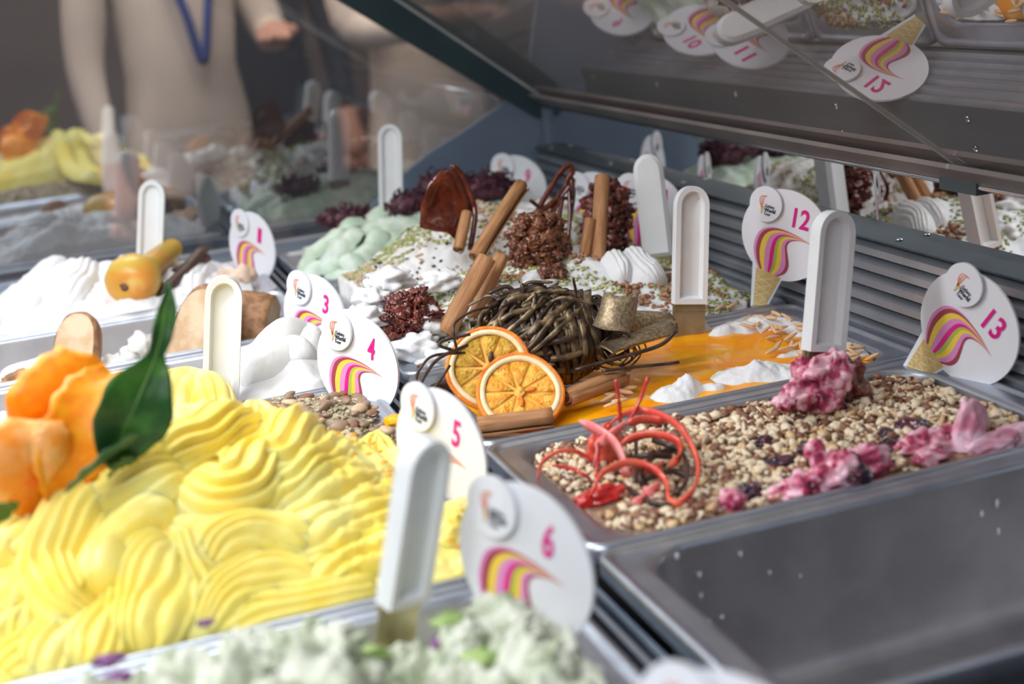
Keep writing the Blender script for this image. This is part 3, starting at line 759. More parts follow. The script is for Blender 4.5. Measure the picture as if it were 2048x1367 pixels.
# seeds and nuts on the pan of card 4
r4 = random.Random(8)
SEED_ME = []
for i in range(6):
    rr = random.Random(i)
    me = mesh('seed', [tuple(np.array(p) * np.array((1.25, .85, .5)) * (1 + rr.uniform(-.12, .12))) for p in S1], S1F); me.materials.append(MATS[('seed_brown', 'seed_tan', 'seed_brown', 'nut_brown', 'seed_brown', 'seed_tan')[i]]); SEED_ME.append(me)
for k in range(230):
    x = r4.uniform(-.19, -.045) if k < 130 else r4.uniform(-.36, -.19); y = r4.uniform(.225, .39); s = r4.uniform(.0028, .0062)
    o = link('pumpkin_seed', SEED_ME[r4.randrange(6)])
    o.matrix_world = Matrix.Translation((x, y, H4(x, y) + .007 * fnoise(x, y, 60, 8, 3) + s * .4)) @ (Matrix.Rotation(r4.uniform(0, 6.3), 3, 'Z') @ Matrix.Rotation(r4.gauss(0, .5), 3, 'X') @ Matrix.Diagonal((s, s, s))).to_4x4()
    tag(o, 'brown seed or nut strewn over the olive gelato beside card 4', 'seed', 'seeds on the pan of card 4')
tag(ob('mandarin_piece', blob((-0.0398, 0.2828, 0.0040), (.009, .006, .004), .4, 2, 4, 2), 'orange_sauce'), 'small glossy orange fruit piece on the seeds by card 5', 'fruit')

# crumbs over the far right heaps
def crumbs(name, label, n, H, nz, ns, sd, x0, x1, y0, y1, smin, smax, m, seed, test=None):
    r = random.Random(seed); pp = []
    while len(pp) < n:
        x, y = r.uniform(x0, x1), r.uniform(y0, y1)
        if test and not test(x, y): continue
        s = r.uniform(smin, smax); v, f = PIECES[r.randrange(8)]
        A = np.array(Matrix.Rotation(r.uniform(0, 6.3), 3, 'Z') @ Matrix.Rotation(r.gauss(0, .6), 3, 'X')) * s
        c = np.array((x, y, H(x, y) + nz * fnoise(x, y, ns, sd, 4) + s * .4))
        pp.append(([tuple(A @ np.array(p) + c) for p in v], f))
    tag(ob(name, join(pp), m), label, 'crumbs', kind='stuff')
crumbs('seed_crumb', 'fine olive and brown crumbs between the seeds beside card 4', 2600, H4, .007, 60, 8, -.365, -.045, .22, .395, .0010, .0026, 'seed_base', 12)
crumbs('seed_crumb', 'dark crumbs between the seeds beside card 4', 900, H4, .007, 60, 8, -.365, -.045, .22, .395, .0010, .0026, 'seed_brown', 13)
green_zone = lambda x, y: fnoise(x, y, 16, 41, 2) > -.10
crumbs('pistachio_crumb', 'green pistachio crumbs over the white gelato by the cinnamon sticks', 3600, H11, .010, 40, 13, .02, .345, .425, .60, .0010, .0026, 'pistachio_crumb', 2, green_zone)
crumbs('praline_crumb', 'brown praline crumbs among the green crumbs by the cinnamon sticks', 1200, H11, .010, 40, 13, .02, .34, .43, .60, .0018, .0042, 'brown_crumb', 3, lambda x, y: fnoise(x, y, 22, 44, 2) > .0)
crumbs('praline_crumb', 'brown and tan crumbs over the seed-flecked gelato', 1000, H10, .012, 45, 12, .03, .33, .63, .80, .0016, .0036, 'seed_tan', 4, lambda x, y: fnoise(x, y, 20, 45, 2) > .05)
crumbs('pistachio_crumb', 'green crumbs over the far seed-flecked gelato', 1300, H10, .012, 45, 12, .03, .34, .63, .80, .0014, .003, 'pistachio_crumb', 6, lambda x, y: fnoise(x, y, 18, 46, 2) > .15)
crumbs('black_seed', 'tiny black seeds in the white gelato right of card 3', 170, H10, .012, 45, 12, .03, .2, .63, .80, .0012, .0028, 'black_seed', 5)
crumbs('black_seed', 'tiny black seeds in the white gelato behind card 4', 60, H11, .012, 40, 13, .02, .06, .44, .60, .0012, .0028, 'black_seed', 7)

# almond slivers on the orange sauce
r12 = random.Random(3)
v = [tuple(np.array(p) * np.array((2.4, .62, .5))) for p in S1]
ALM = mesh('almond_sliver', v, S1F); ALM.materials.append(MATS['almond'])
def almond(x, y, z, s, a):
    o = link('almond_sliver', ALM)
    o.matrix_world = Matrix.Translation((x, y, z)) @ (Matrix.Rotation(a, 3, 'Z') @ Matrix.Rotation(r12.gauss(0, .25), 3, 'Y') @ Matrix.Diagonal((s, s, s))).to_4x4()
    tag(o, 'toasted almond sliver lying on the orange sauce', 'almond', 'almond slivers on the orange sauce')
for k in range(70):
    x, y = r12.uniform(.27, .335), r12.uniform(.222, .39)
    if (x - .27) / .065 + .35 * (.39 - y) / .17 < r12.uniform(0, .7): continue
    almond(x, y, -.0030 + r12.uniform(0, .004), r12.uniform(.0026, .0036), r12.uniform(0, 6.3))
for c in ((0.1142, 0.2497, 0.0000), (0.1104, 0.2339, 0.0000), (0.1195, 0.2386, 0.0000), (0.1206, 0.2524, 0.0000), (0.1362, 0.2633, 0.0000), (0.1501, 0.2762, 0.0000), (0.1297, 0.2576, 0.0000), (0.2995, 0.4318, 0.0000), (0.2946, 0.3399, 0.0000), (0.2807, 0.2939, 0.0000), (0.2706, 0.2839, 0.0000), (0.3081, 0.3388, 0.0000), (0.3123, 0.4323, 0.0000)):
    almond(c[0], c[1], 0.0, r12.uniform(.0026, .0038), r12.uniform(-.6, .8))

# ================================================================ NUMBER CARDS
U = .0425 / 234
def cp(x, y): return ((x - 872) / .85 * U, (370 - y) * U + .068)
def text_mesh(s, bold=0.0, res=3):
    c = bpy.data.curves.new('t', 'FONT'); c.body = s; c.size = 1; c.align_x = 'CENTER'; c.align_y = 'CENTER'
    c.offset = bold; c.extrude = .02; c.resolution_u = res
    o = bpy.data.objects.new('t', c); COL.objects.link(o)
    dg = bpy.context.evaluated_depsgraph_get()
    me = bpy.data.meshes.new_from_object(o.evaluated_get(dg))
    bpy.data.objects.remove(o, do_unlink=True)
    v = np.array([p.co[:] for p in me.vertices]); f = [tuple(p.vertices) for p in me.polygons]
    lo, hi = v.min(0), v.max(0)
    v = (v - (lo + hi) / 2) / np.array((hi[0] - lo[0], hi[1] - lo[1], 1))
    bpy.data.meshes.remove(me)
    return v, f
def placed(tm, cx, cy, w, h, z, th=.0003, rot=0):
    v, f = tm; c, s = math.cos(rot), math.sin(rot)
    out = []
    for p in v:
        x, y = p[0] * w, p[1] * h
        out.append((cx + c * x - s * y, cy + s * x + c * y, z + (th if p[2] > 0 else -.0001)))
    return out, f
TH = .0022
# swirl: outer and inner guide curves
outer = catmull([cp(775, 572), cp(748, 520), cp(735, 455), cp(750, 385), cp(790, 350), cp(845, 340), cp(920, 350), cp(970, 366), cp(1006, 379)], 26)
inner = catmull([cp(872, 588), cp(905, 560), cp(916, 520), cp(905, 470), cp(893, 425), cp(903, 395), cp(935, 379), cp(970, 375), cp(1006, 379)], 26)
BANDS = [('lilac', 0, .07), ('maroon', .07, .18), ('lemon', .18, .32), ('lilac', .32, .46), ('magenta', .46, .57), ('lime', .57, .66), ('lemon', .66, .78), ('lilac', .78, .91), ('maroon', .91, 1.0)]
def band(a, b):
    V = []
    for i in range(26):
        pa = outer[i] + (inner[i] - outer[i]) * a; pb = outer[i] + (inner[i] - outer[i]) * b
        V += [(pa[0], pa[1], TH + .0003), (pb[0], pb[1], TH + .0003)]
    return V, [(2 * i, 2 * i + 1, 2 * i + 3, 2 * i + 2) for i in range(25)]
hc = cp(872, 370)
CARD = {}
CARD['card_board'] = (disc(hc[0], hc[1], 208 / .85 * U, 234 * U, 0, TH, 56), 'card_white')
cone_w = [cp(742, 555), cp(905, 555), cp(840, 790), cp(765, 790)]
CARD['cone_board'] = (prism([cone_w[3], cone_w[2], cone_w[1], cone_w[0]], 0.0001, TH - .0002), 'card_white')
cn = [cp(764, 572), cp(888, 590), cp(826, 790), cp(778, 790)]
CARD['waffle_cone'] = (prism([cn[3], cn[2], cn[1], cn[0]], TH - .0006, TH + .0002), 'waffle')
ln = []
for k in range(5):
    for (xa, ya), (xb, yb) in (((768 + 2 * k, 600 + 42 * k), (870 - 12 * k, 620 + 42 * k - 60)), ((872 - 12 * k, 610 + 40 * k), (770 + 2 * k, 580 + 42 * k - 8))):
        p, q = np.array(cp(xa, ya)), np.array(cp(xb, yb)); d = unit(q - p); n = np.array((-d[1], d[0])) * .00045
        if ya < 785 and yb > 572: ln.append(([(*(p + n), TH + .0004), (*(p - n), TH + .0004), (*(q - n), TH + .0004), (*(q + n), TH + .0004)], [(0, 1, 2, 3)]))
CARD['waffle_lines'] = (join(ln), 'waffle_line')
bc = cp(770, 232)
CARD['badge'] = (disc(bc[0], bc[1], 91 * U, 91 * U, TH + .0015, TH + .0037, 40), 'card_white')
zb = TH + .0040
ic = []
for k in range(3):
    pts = [cp(757 - 2 * k, 255), cp(742 + 8 * k, 225), cp(742 + 9 * k, 200), cp(760 + 6 * k, 190), cp(775, 189)]
    P = catmull(pts, 10); Vv = []
    for i in range(10):
        w = .0016 * (1 - i / 11)
        t_ = unit(P[min(9, i + 1)] - P[max(0, i - 1)]); n = np.array((-t_[1], t_[0])) * w
        Vv += [(*(P[i] + n * .4), zb), (*(P[i] - n * .4), zb)]
    ic.append((Vv, [(2 * i, 2 * i + 1, 2 * i + 3, 2 * i + 2) for i in range(9)]))
CARD_SUB = {'emblem_swirl': (join(ic), 'coral'),
            'emblem_cone': (([(*cp(750, 240), zb), (*cp(768, 246), zb), (*cp(757, 285), zb), (*cp(754, 285), zb)], [(0, 1, 2, 3)]), 'waffle')}
tg, tw, tt = text_mesh('Gelato', 0), text_mesh('World', .03), text_mesh('Tour', 0)
b0 = cp(792, 238); b1 = cp(795, 259); b2 = cp(785, 279)
CARD_SUB['badge_text'] = (join([placed(tg, b0[0], b0[1], .0098, .0030, zb), placed(tw, b1[0], b1[1], .0115, .0036, zb), placed(tt, b2[0], b2[1], .0070, .0028, zb)]), 'ink')
CARD_ME = {}
for k, (vf, m) in list(CARD.items()) + list(CARD_SUB.items()):
    me = mesh(k, vf[0], vf[1], False); me.materials.append(MATS[m]); CARD_ME[k] = me
BAND_ME = []
for m, a, b in BANDS:
    vf = band(a, b); me = mesh('swirl_stripe', vf[0], vf[1], False); me.materials.append(MATS[m]); BAND_ME.append(me)
nc = cp(940, 265)
def card(num, center, phi, tilt, roll, label):
    ph, ti, ro = math.radians(phi), math.radians(tilt), math.radians(roll)
    n = Vector((-math.sin(ph), -math.cos(ph), 0)); r = Vector((math.cos(ph), -math.sin(ph), 0)); z = Vector((0, 0, 1))
    n2 = n * math.cos(ti) + z * math.sin(ti); u2 = z * math.cos(ti) - n * math.sin(ti)
    r3 = r * math.cos(ro) - u2 * math.sin(ro); u3 = u2 * math.cos(ro) + r * math.sin(ro)
    base = Vector(center) - u3 * .068 * .96
    r3, u3, n2 = r3 * .96, u3 * .96, n2 * .96
    mw = Matrix(((r3.x, u3.x, n2.x, base.x), (r3.y, u3.y, n2.y, base.y), (r3.z, u3.z, n2.z, base.z), (0, 0, 0, 1)))
    t = thing('number_card', label, 'sign', mw=mw, group='numbered gelato cards')
    for k in CARD:
        o = link(k, CARD_ME[k], None, t)
        if k == 'badge':
            for k2 in CARD_SUB: link(k2, CARD_ME[k2], None, o)
    for me in BAND_ME: link('swirl_stripe', me, None, t)
    w = .0075 if len(num) == 1 else .0165
    ob('number', placed(text_mesh(num, .02), nc[0], nc[1], w, .0185, TH + .0003), 'magenta', t, False)
    return t
card('1', (-0.0389, 0.9350, 0.0288), 62, 4, 13, 'white card numbered 1 at the far left pan beside the pear')
card('3', (-0.0398, 0.5650, 0.0220), 60, 4, 13, 'white card numbered 3 half hidden behind card 4')
card('4', (-0.0434, 0.3750, 0.0242), 55, 4, 11, 'white card numbered 4 standing in the seed pan')
card('5', (-0.0442, 0.1350, 0.0262), 65, 4, 12, 'white card numbered 5 at the right end of the yellow gelato')
card('6', (-0.0619, -0.0780, 0.0375), 60, 4, 10, 'large near card numbered 6 standing in the mint gelato')
card('7', (-0.0539, -0.2750, 0.0296), 52, 4, 8, 'blurred white card cut off by the bottom edge')
card('12', (0.3540, 0.4050, 0.0619), 58, 2, 12, 'white card numbered 12 upright against the louvres')
card('13', (0.3510, 0.1400, 0.0354), 74, 2, 38, 'white card numbered 13 leaning right in the chopped hazelnuts')
card('11', (0.3345, 0.6550, 0.0509), 52, 2, 6, 'white card behind the white spatula handle left of card 12')
card('10', (0.3317, 0.8000, 0.0374), 55, 2, 4, 'white card peeking out left of the leaning spatula handle, by the crisp cluster')
card('9', (0.3066, 1.0000, 0.0402), 45, 2, 14, 'farthest white card behind the dark lettuce under the corner panel')

# ================================================================ SPATULAS
def arch(w, h, n=14, b=0.0):
    """outline of a handle: straight sides, pointed-round top"""
    pts = [(-w / 2 + b, b), (w / 2 - b, b)]
    for i in range(n + 1):
        a = PI * i / n
        pts.append(((w / 2 - b) * math.cos(a) ** 1 if True else 0, h - w * .62 + (w * .62 - b) * math.sin(a) ** .9))
    return pts
HW, HH, HD = .0290, .100, .0175
def handle_mesh():
    o = arch(HW, HH); i1 = arch(HW, HH, b=.0045); i2 = arch(HW, HH, b=.0068)
    back = arch(HW, HH, b=.004)
    n = len(o); rings = [[(p[0], p[1], -HD / 2) for p in back], [(p[0], p[1], -HD / 2 + .004) for p in o], [(p[0], p[1], HD / 2 - .0015) for p in o],
                         [(p[0] * .97, p[1], HD / 2) for p in o], [(p[0], p[1], HD / 2 - .0005) for p in i1], [(p[0], p[1], HD / 2 - .0065) for p in i2]]
    V = [q for r in rings for q in r]; F = []
    for k in range(len(rings) - 1):
        for i in range(n): F.append((k * n + i, k * n + (i + 1) % n, (k + 1) * n + (i + 1) % n, (k + 1) * n + i))
    F.append(tuple(range(n - 1, -1, -1))); F.append(tuple((len(rings) - 1) * n + i for i in range(n)))
    return V, F
hv, hf = handle_mesh()
H_ME = mesh('handle', hv, hf, True); H_ME.materials.append(MATS['handle_white'])
try: H_ME.set_sharp_from_angle(angle=math.radians(38))
except Exception: pass
bl = prism([(-.014, .004), (.014, .004), (.0145, -.03), (.016, -.075), (-.016, -.075), (-.0145, -.03)][::-1], -.0008, .0008)
B_ME = mesh('blade', bl[0], bl[1], False); B_ME.materials.append(MATS['blade'])
fv = box(-.013, .013, -.006, .001, -.005, .004)
F_ME = mesh('ferrule', fv[0], fv[1], False); F_ME.materials.append(MATS['blade'])
def spatula(top, bottom, phi, label, flip=False, sc=1.0):
    up = (Vector(top) - Vector(bottom)).normalized()
    ph = math.radians(phi); n = Vector((-math.sin(ph), -math.cos(ph), 0)); n = (n - up * n.dot(up)).normalized()
    r = up.cross(n)
    b = Vector(top) - up * HH * sc
    mw = Matrix(((r.x * sc, up.x * sc, n.x * sc, b.x), (r.y * sc, up.y * sc, n.y * sc, b.y), (r.z * sc, up.z * sc, n.z * sc, b.z), (0, 0, 0, 1)))
    t = thing('gelato_spatula', label, 'spatula', mw=mw, group='white-handled gelato spatulas')
    link('handle', H_ME, None, t); link('blade', B_ME, None, t); link('ferrule', F_ME, None, t)
    return t
spatula((-0.1368, 0.9500, 0.1188), (-0.1588, 0.9500, 0.0070), 10, 'white spatula handle rising behind the pear at the far left')
spatula((-0.1296, 0.4300, 0.1009), (-0.1472, 0.4300, 0.0051), 8, 'white spatula handle standing in front of the large biscuit')
spatula((0.1512, 0.9900, 0.1411), (0.1383, 0.9850, 0.0325), 12, 'farthest white spatula handle behind the dark red lettuce')
spatula((0.3017, 0.5750, 0.1242), (0.2999, 0.5600, 0.0194), 205, 'white spatula handle leaning left, its smooth back to the camera')
spatula((0.2645, 0.4000, 0.1193), (0.2502, 0.3900, 0.0214), 14, 'white spatula handle standing in the orange sauce left of card 12')
spatula((0.2719, 0.1850, 0.1260), (0.2523, 0.1750, 0.0306), 2, 'white spatula handle in front of card 12, pink gelato on its blade')
spatula((-0.1020, -0.0700, 0.1087), (-0.1244, -0.0600, 0.0165), -24, 'blurred near spatula handle between the yellow gelato and card 6', sc=.86)

# ================================================================ TOPPINGS
# oranges: dried slices leaning on the chocolate nest
def orange_slice(c, nrm, R, label, pulp, spin=0, hollows=(), hm='cinnamon_end'):
    q = Vector(nrm).normalized().to_track_quat('Z', 'Y').to_matrix().to_4x4()
    t = thing('orange_slice', label, 'orange slice', mw=Matrix.Translation(c) @ q @ Matrix.Rotation(spin, 4, 'Z'), group='dried orange slices')
    n = 48
    def ring(r0, r1, z0, z1, wob=0):
        V, F = [], []
        for i in range(n):
            a = 2 * PI * i / n; k = 1 + wob * math.sin(3 * a) + wob * .6 * math.sin(5 * a + 1)
            for r, z in ((r0, z1), (r1, z1), (r1 + .0006, (z0 + z1) / 2), (r1, z0), (r0, z0)): V.append((r * k * math.cos(a), r * k * math.sin(a), z))
        for i in range(n):
            for j in range(5): F.append((i * 5 + j, i * 5 + (j + 1) % 5, ((i + 1) % n) * 5 + (j + 1) % 5, ((i + 1) % n) * 5 + j))
        return V, F
    ob('rind', ring(R * .91, R, -.0035, .0022, .012), 'rind', t)
    ob('pith', ring(R * .80, R * .915, -.003, .0026, .012), 'pith', t)
    rr = random.Random(int(R * 9999 + c[0] * 1e4))
    k = 10
    for i in range(k):
        a0, a1 = 2 * PI * i / k + .014, 2 * PI * (i + 1) / k - .014
        poly = [(.0045 * math.cos((a0 + a1) / 2), .0045 * math.sin((a0 + a1) / 2))]
        for j in range(7):
            a = a0 + (a1 - a0) * j / 6; rad = R * .795 * (1 + .012 * math.sin(3 * a)); poly.append((rad * math.cos(a), rad * math.sin(a)))
        V, F = [], []
        m = len(poly); cx = sum(p[0] for p in poly) / m; cy = sum(p[1] for p in poly) / m
        for s, z in ((1, -.0015), (1, .0004), (.82, .0014), (.45, .0018)):
            V += [(cx + (p[0] - cx) * s, cy + (p[1] - cy) * s, z - (.0006 if rr.random() < .25 else 0)) for p in poly]
        for L_ in range(3):
            for j in range(m): F.append((L_ * m + j, L_ * m + (j + 1) % m, (L_ + 1) * m + (j + 1) % m, (L_ + 1) * m + j))
        F.append(tuple(3 * m + j for j in range(m))); F.append(tuple(range(m - 1, -1, -1)))
        ob('segment', (V, F), pulp, t)
    ob('membrane', disc(0, 0, R * .82, R * .82, -.002, -.0004, 40), 'membrane', t, False)
    ob('core', blob((0, 0, .0004), (.005, .0035, .0018), .6, 3, 3, 2), 'membrane', t)
    for a in hollows:
        pv = blob((0, 0, 0), (.0042, .0018, .0010), .4, 2, int(a * 9), 2); pv = ([(R * .26 * math.cos(a) + p[0] * math.cos(a) - p[1] * math.sin(a), R * .26 * math.sin(a) + p[0] * math.sin(a) + p[1] * math.cos(a), .0016 + p[2]) for p in pv[0]], pv[1])
        ob('pip_hollow', pv, hm, t)
    return t
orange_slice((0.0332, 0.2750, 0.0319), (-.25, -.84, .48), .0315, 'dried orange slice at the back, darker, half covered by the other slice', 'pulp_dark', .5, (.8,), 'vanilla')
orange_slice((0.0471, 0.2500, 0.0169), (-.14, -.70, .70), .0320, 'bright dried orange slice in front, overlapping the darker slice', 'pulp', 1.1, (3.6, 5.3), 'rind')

# cinnamon quills: rolled bark with a scroll section
def cinnamon(a, b, r, label, double=True, seed=0):
    a, b = Vector(a), Vector(b); L = (b - a).length
    q = (b - a).normalized().to_track_quat('Z', 'Y').to_matrix().to_4x4()
    t = thing('cinnamon_stick', label, 'cinnamon stick', mw=Matrix.Translation(a) @ q @ Matrix.Rotation(seed * 1.3, 4, 'Z'), group='cinnamon sticks')
    sec = []
    n = 26
    for i in range(n):
        u = i / (n - 1); an = 2.0 * PI * 1.55 * u; rad = r * (1.0 - .52 * u)
        sec.append((rad * math.cos(an), rad * math.sin(an)))
    th = r * .16
    innr = []
    for i in range(n):
        p = np.array(sec[i]); innr.append(tuple(p * (1 - th / max(np.linalg.norm(p), 1e-6))))
    poly = sec + innr[::-1]; m = len(poly); V, F = [], []
    K = 9
    for k in range(K):
        z = L * k / (K - 1)
        for j, p in enumerate(poly):
            w = 1 + .07 * noise.noise(Vector((p[0] * 90, p[1] * 90, z * 40 + seed * 5)))
            zz = z + (.0012 * noise.noise(Vector((p[0] * 300, p[1] * 300, seed))) if k in (0, K - 1) else 0)
            V.append((p[0] * w + r * .10 * math.sin(z * 30 + seed), p[1] * w, zz))
    for k in range(K - 1):
        for j in range(m): F.append((k * m + j, k * m + (j + 1) % m, (k + 1) * m + (j + 1) % m, (k + 1) * m + j))
    for k in (0, K - 1):
        for i in range(n - 1):
            f = (k * m + i, k * m + i + 1, k * m + m - 2 - i, k * m + m - 1 - i); F.append(f if k else f[::-1])
    ob('bark_roll', (V, F), 'cinnamon', t)
    core = tube([(r * .1, r * .05, .001), (r * .1, r * .05, L / 2), (r * .1, r * .05, L - .001)], r * .42, 5, 8)
    ob('inner_roll', core, 'cinnamon_end', t)
    return t
cinnamon((0.0514, 0.4550, 0.0148), (0.0981, 0.4650, 0.0729), .0090, 'long smooth cinnamon stick leaning behind the chocolate nest, left of its twin', seed=1)
cinnamon((0.0814, 0.4750, 0.0177), (0.1172, 0.4850, 0.0696), .0078, 'smooth cinnamon stick just right of its longer twin behind the nest', seed=2)
cinnamon((0.1146, 0.5600, 0.0543), (0.1813, 0.6000, 0.1093), .0085, 'longest cinnamon stick pointing up towards the farthest card', seed=3)
cinnamon((0.1056, 0.5800, 0.0597), (0.1236, 0.6000, 0.0901), .0065, 'short cinnamon stick leaning against the caramel shard', seed=4)
cinnamon((0.2173, 0.5200, 0.0157), (0.2498, 0.5600, 0.1117), .0078, 'tall split cinnamon stick in front of the dark crisp cluster', seed=5)
cinnamon((0.2069, 0.5300, 0.0301), (0.2262, 0.5450, 0.0759), .0066, 'short cinnamon stick beside the tall split one', seed=6)
cinnamon((0.0795, 0.2452, 0.0080), (0.1344, 0.2690, 0.0080), .0085, 'cinnamon stick lying right of the orange slices on the sauce', seed=7)
cinnamon((0.0069, 0.2287, 0.0070), (0.0580, 0.2134, 0.0070), .0080, 'cinnamon stick lying under the bright orange slice at the pan rim', seed=8)

# chocolate nest
t = thing('chocolate_nest', 'tangled nest of dark chocolate ribbons on the orange sauce', 'chocolate', (.094, .320, -.002), )
NC = np.array((0, 0, .036)); NA = np.array((.054, .040, .036))
core = blob(NC, NA * .74, .25, 2, 3, 3)
ob('inner_tangle', core, 'dark_chocolate', t)
rn = random.Random(21)
def epoint(u, a, s=1.0):
    """u along the nest's axis (-1..1), a around it"""
    k = max(.0, 1 - u * u) ** .5 * .92 + .08
    return np.array((NC[0] + NA[0] * u * s, NC[1] + NA[1] * k * math.cos(a) * s, NC[2] + NA[2] * k * math.sin(a) * s))
for i in range(64):   # loops wound round the right half
    u = rn.uniform(-.12, .98); sk = rn.gauss(0, .20); s = rn.uniform(.90, 1.08); a0 = rn.uniform(.15, .45) * PI
    pts = [epoint(max(-1, min(1, u + sk * math.sin(a))), a0 + a, s * (1 + .05 * rn.uniform(-1, 1))) for a in np.linspace(0, rn.uniform(2.8, 4.2), 9)]
    ob('chocolate_ribbon', ribbon(pts, rn.uniform(.0030, .0062), .0011, 24, (1, .1, .1)), 'nest_chocolate' if rn.random() < .75 else 'dark_chocolate', t)
for i in range(60):   # strands running along the left half
    a = rn.uniform(.2, 3.6); u0 = rn.uniform(-.98, -.45); u1 = u0 + rn.uniform(.4, .9); da = rn.uniform(-1.1, .2); s = rn.uniform(.97, 1.14)
    pts = [epoint(u0 + (u1 - u0) * k / 5, a + da * k / 5, s * (1 + .04 * rn.uniform(-1, 1))) for k in range(6)]
    ob('chocolate_ribbon', ribbon(pts, rn.uniform(.0028, .0055), .0013, 18, (0, .3, 1)), 'nest_chocolate' if rn.random() < .7 else 'dark_chocolate', t)
for i in range(16):   # top knot
    a = rn.uniform(.9, 2.2); u0 = rn.uniform(-.5, 0); p0 = epoint(u0, a, 1.05); d = np.array((rn.uniform(-.02, .035), rn.uniform(-.015, .015), rn.uniform(-.006, .008)))
    pts = [p0, p0 + d * .5 + (0, 0, .006), p0 + d + (0, 0, .003), p0 + d * 1.4]
    ob('chocolate_ribbon', ribbon(pts, rn.uniform(.0022, .004), .0012, 16, (0, .5, 1)), 'nest_chocolate' if rn.random() < .5 else 'dark_chocolate', t)
off = Vector((.094, .320, -.002))
def rel(*ps): return [tuple(np.array(p) - np.array(off)) for p in ps]
for pts, r in ((rel((0.0483, 0.3000, 0.0713), (0.0311, 0.2950, 0.0715), (0.0154, 0.2900, 0.0665), (0.0122, 0.2850, 0.0587), (0.0134, 0.2850, 0.0451)), .0011),
               (rel((0.0964, 0.3100, 0.0634), (0.1073, 0.3050, 0.0601), (0.1137, 0.3000, 0.0608), (0.1156, 0.3000, 0.0684), (0.1140, 0.3000, 0.0819)), .0011),
               (rel((0.0174, 0.2700, 0.0535), (-0.0066, 0.2600, 0.0509), (-0.0214, 0.2500, 0.0432), (-0.0320, 0.2400, 0.0330), (-0.0409, 0.2350, 0.0215)), .0014),
               (rel((0.0149, 0.2700, 0.0483), (-0.0088, 0.2650, 0.0520), (-0.0200, 0.2600, 0.0478), (-0.0254, 0.2600, 0.0395), (-0.0245, 0.2600, 0.0319)), .0011),
               (rel((0.0027, 0.2700, 0.0411), (-0.0072, 0.2650, 0.0329), (-0.0189, 0.2600, 0.0252), (-0.0324, 0.2600, 0.0211)), .0011),
               (rel((0.0643, 0.3300, 0.0713), (0.0808, 0.3300, 0.0725), (0.0932, 0.3300, 0.0736), (0.0996, 0.3300, 0.0753)), .0022),
               (rel((0.0952, 0.2620, 0.0219), (0.1357, 0.2620, 0.0252), (0.1647, 0.2620, 0.0285), (0.1786, 0.2620, 0.0369)), .0016),
               (rel((0.1152, 0.2580, 0.0183), (0.1374, 0.2580, 0.0169), (0.1659, 0.2580, 0.0143), (0.1775, 0.2580, 0.0137)), .0013),
               (rel((0.0202, 0.2700, 0.0613), (0.0006, 0.2680, 0.0608), (-0.0047, 0.2660, 0.0585), (0.0048, 0.2660, 0.0530)), .0012)):
    ob('chocolate_strand', tube(pts, r, 22, 7), 'dark_chocolate', t)
for k in range(16):   # fine tendrils on the right
    p = np.array((0.1414, 0.2850, 0.0235)) - np.array(off); a = rn.uniform(0, 6.3); R_ = rn.uniform(.006, .016)
    pts = [p + np.array((R_ * 1.1 * math.cos(a + q) + .006 * rn.uniform(-1, 1), .006 * rn.uniform(-1, 1), R_ * math.sin(a + q))) for q in np.linspace(0, rn.uniform(2.5, 5), 7)]
    ob('chocolate_strand', tube(pts, .0007, 22, 6), 'nest_chocolate', t)
sl = rel((-0.0042, 0.3290, 0.0040), (0.0102, 0.3369, 0.0040), (0.0274, 0.3335, 0.0040))
ob('chocolate_plate', ribbon(sl, .014, .004, 12, (.2, -.5, .8)), 'dark_chocolate', t)

# bronze chocolate curls
def curl(label, a, b, r, span, start, th=.0014, flare=1.0):
    a, b = Vector(a), Vector(b); L = (b - a).length
    q = (b - a).normalized().to_track_quat('Z', 'Y').to_matrix().to_4x4()
    V, F = [], []; n, K = 22, 6
    for k in range(K):
        z = L * k / (K - 1); rr = r * (1 + (flare - 1) * k / (K - 1))
        for s in (0, 1):
            for i in range(n):
                an = start + span * i / (n - 1); q_ = rr * (1 + .04 * math.sin(an * 3 + k)) - s * th
                V.append((q_ * math.cos(an), q_ * math.sin(an), z + .002 * math.sin(an * 2 + 1) * (k in (0, K - 1))))
    w = 2 * n
    for k in range(K - 1):
        for i in range(n - 1):
            F.append((k * w + i, k * w + i + 1, (k + 1) * w + i + 1, (k + 1) * w + i)); F.append((k * w + n + i + 1, k * w + n + i, (k + 1) * w + n + i, (k + 1) * w + n + i + 1))
        for i in (0, n - 1): F.append((k * w + i, (k + 1) * w + i, (k + 1) * w + n + i, k * w + n + i))
    for k in (0, K - 1):
        for i in range(n - 1): F.append((k * w + i, k * w + i + 1, k * w + n + i + 1, k * w + n + i))
    o = ob('chocolate_curl', (V, F), 'bronze_chocolate'); o.matrix_world = Matrix.Translation(a) @ q
    return tag(o, label, 'chocolate', 'bronze chocolate curls')
curl('upright bronze chocolate curl like a cup, right of the nest', (0.1332, 0.2800, 0.0400), (0.1468, 0.2880, 0.0630), .0150, 4.6, -.6, .0015, .9)
curl('bronze chocolate tube lying behind the cup-shaped curl', (0.1263, 0.3150, 0.0436), (0.1986, 0.3150, 0.0275), .0095, 5.4, .4, .0014)
curl('flat bronze chocolate plank lying under the curls on the sauce', (0.1261, 0.2750, 0.0148), (0.1874, 0.2900, 0.0171), .020, 1.25, 1.0, .003)

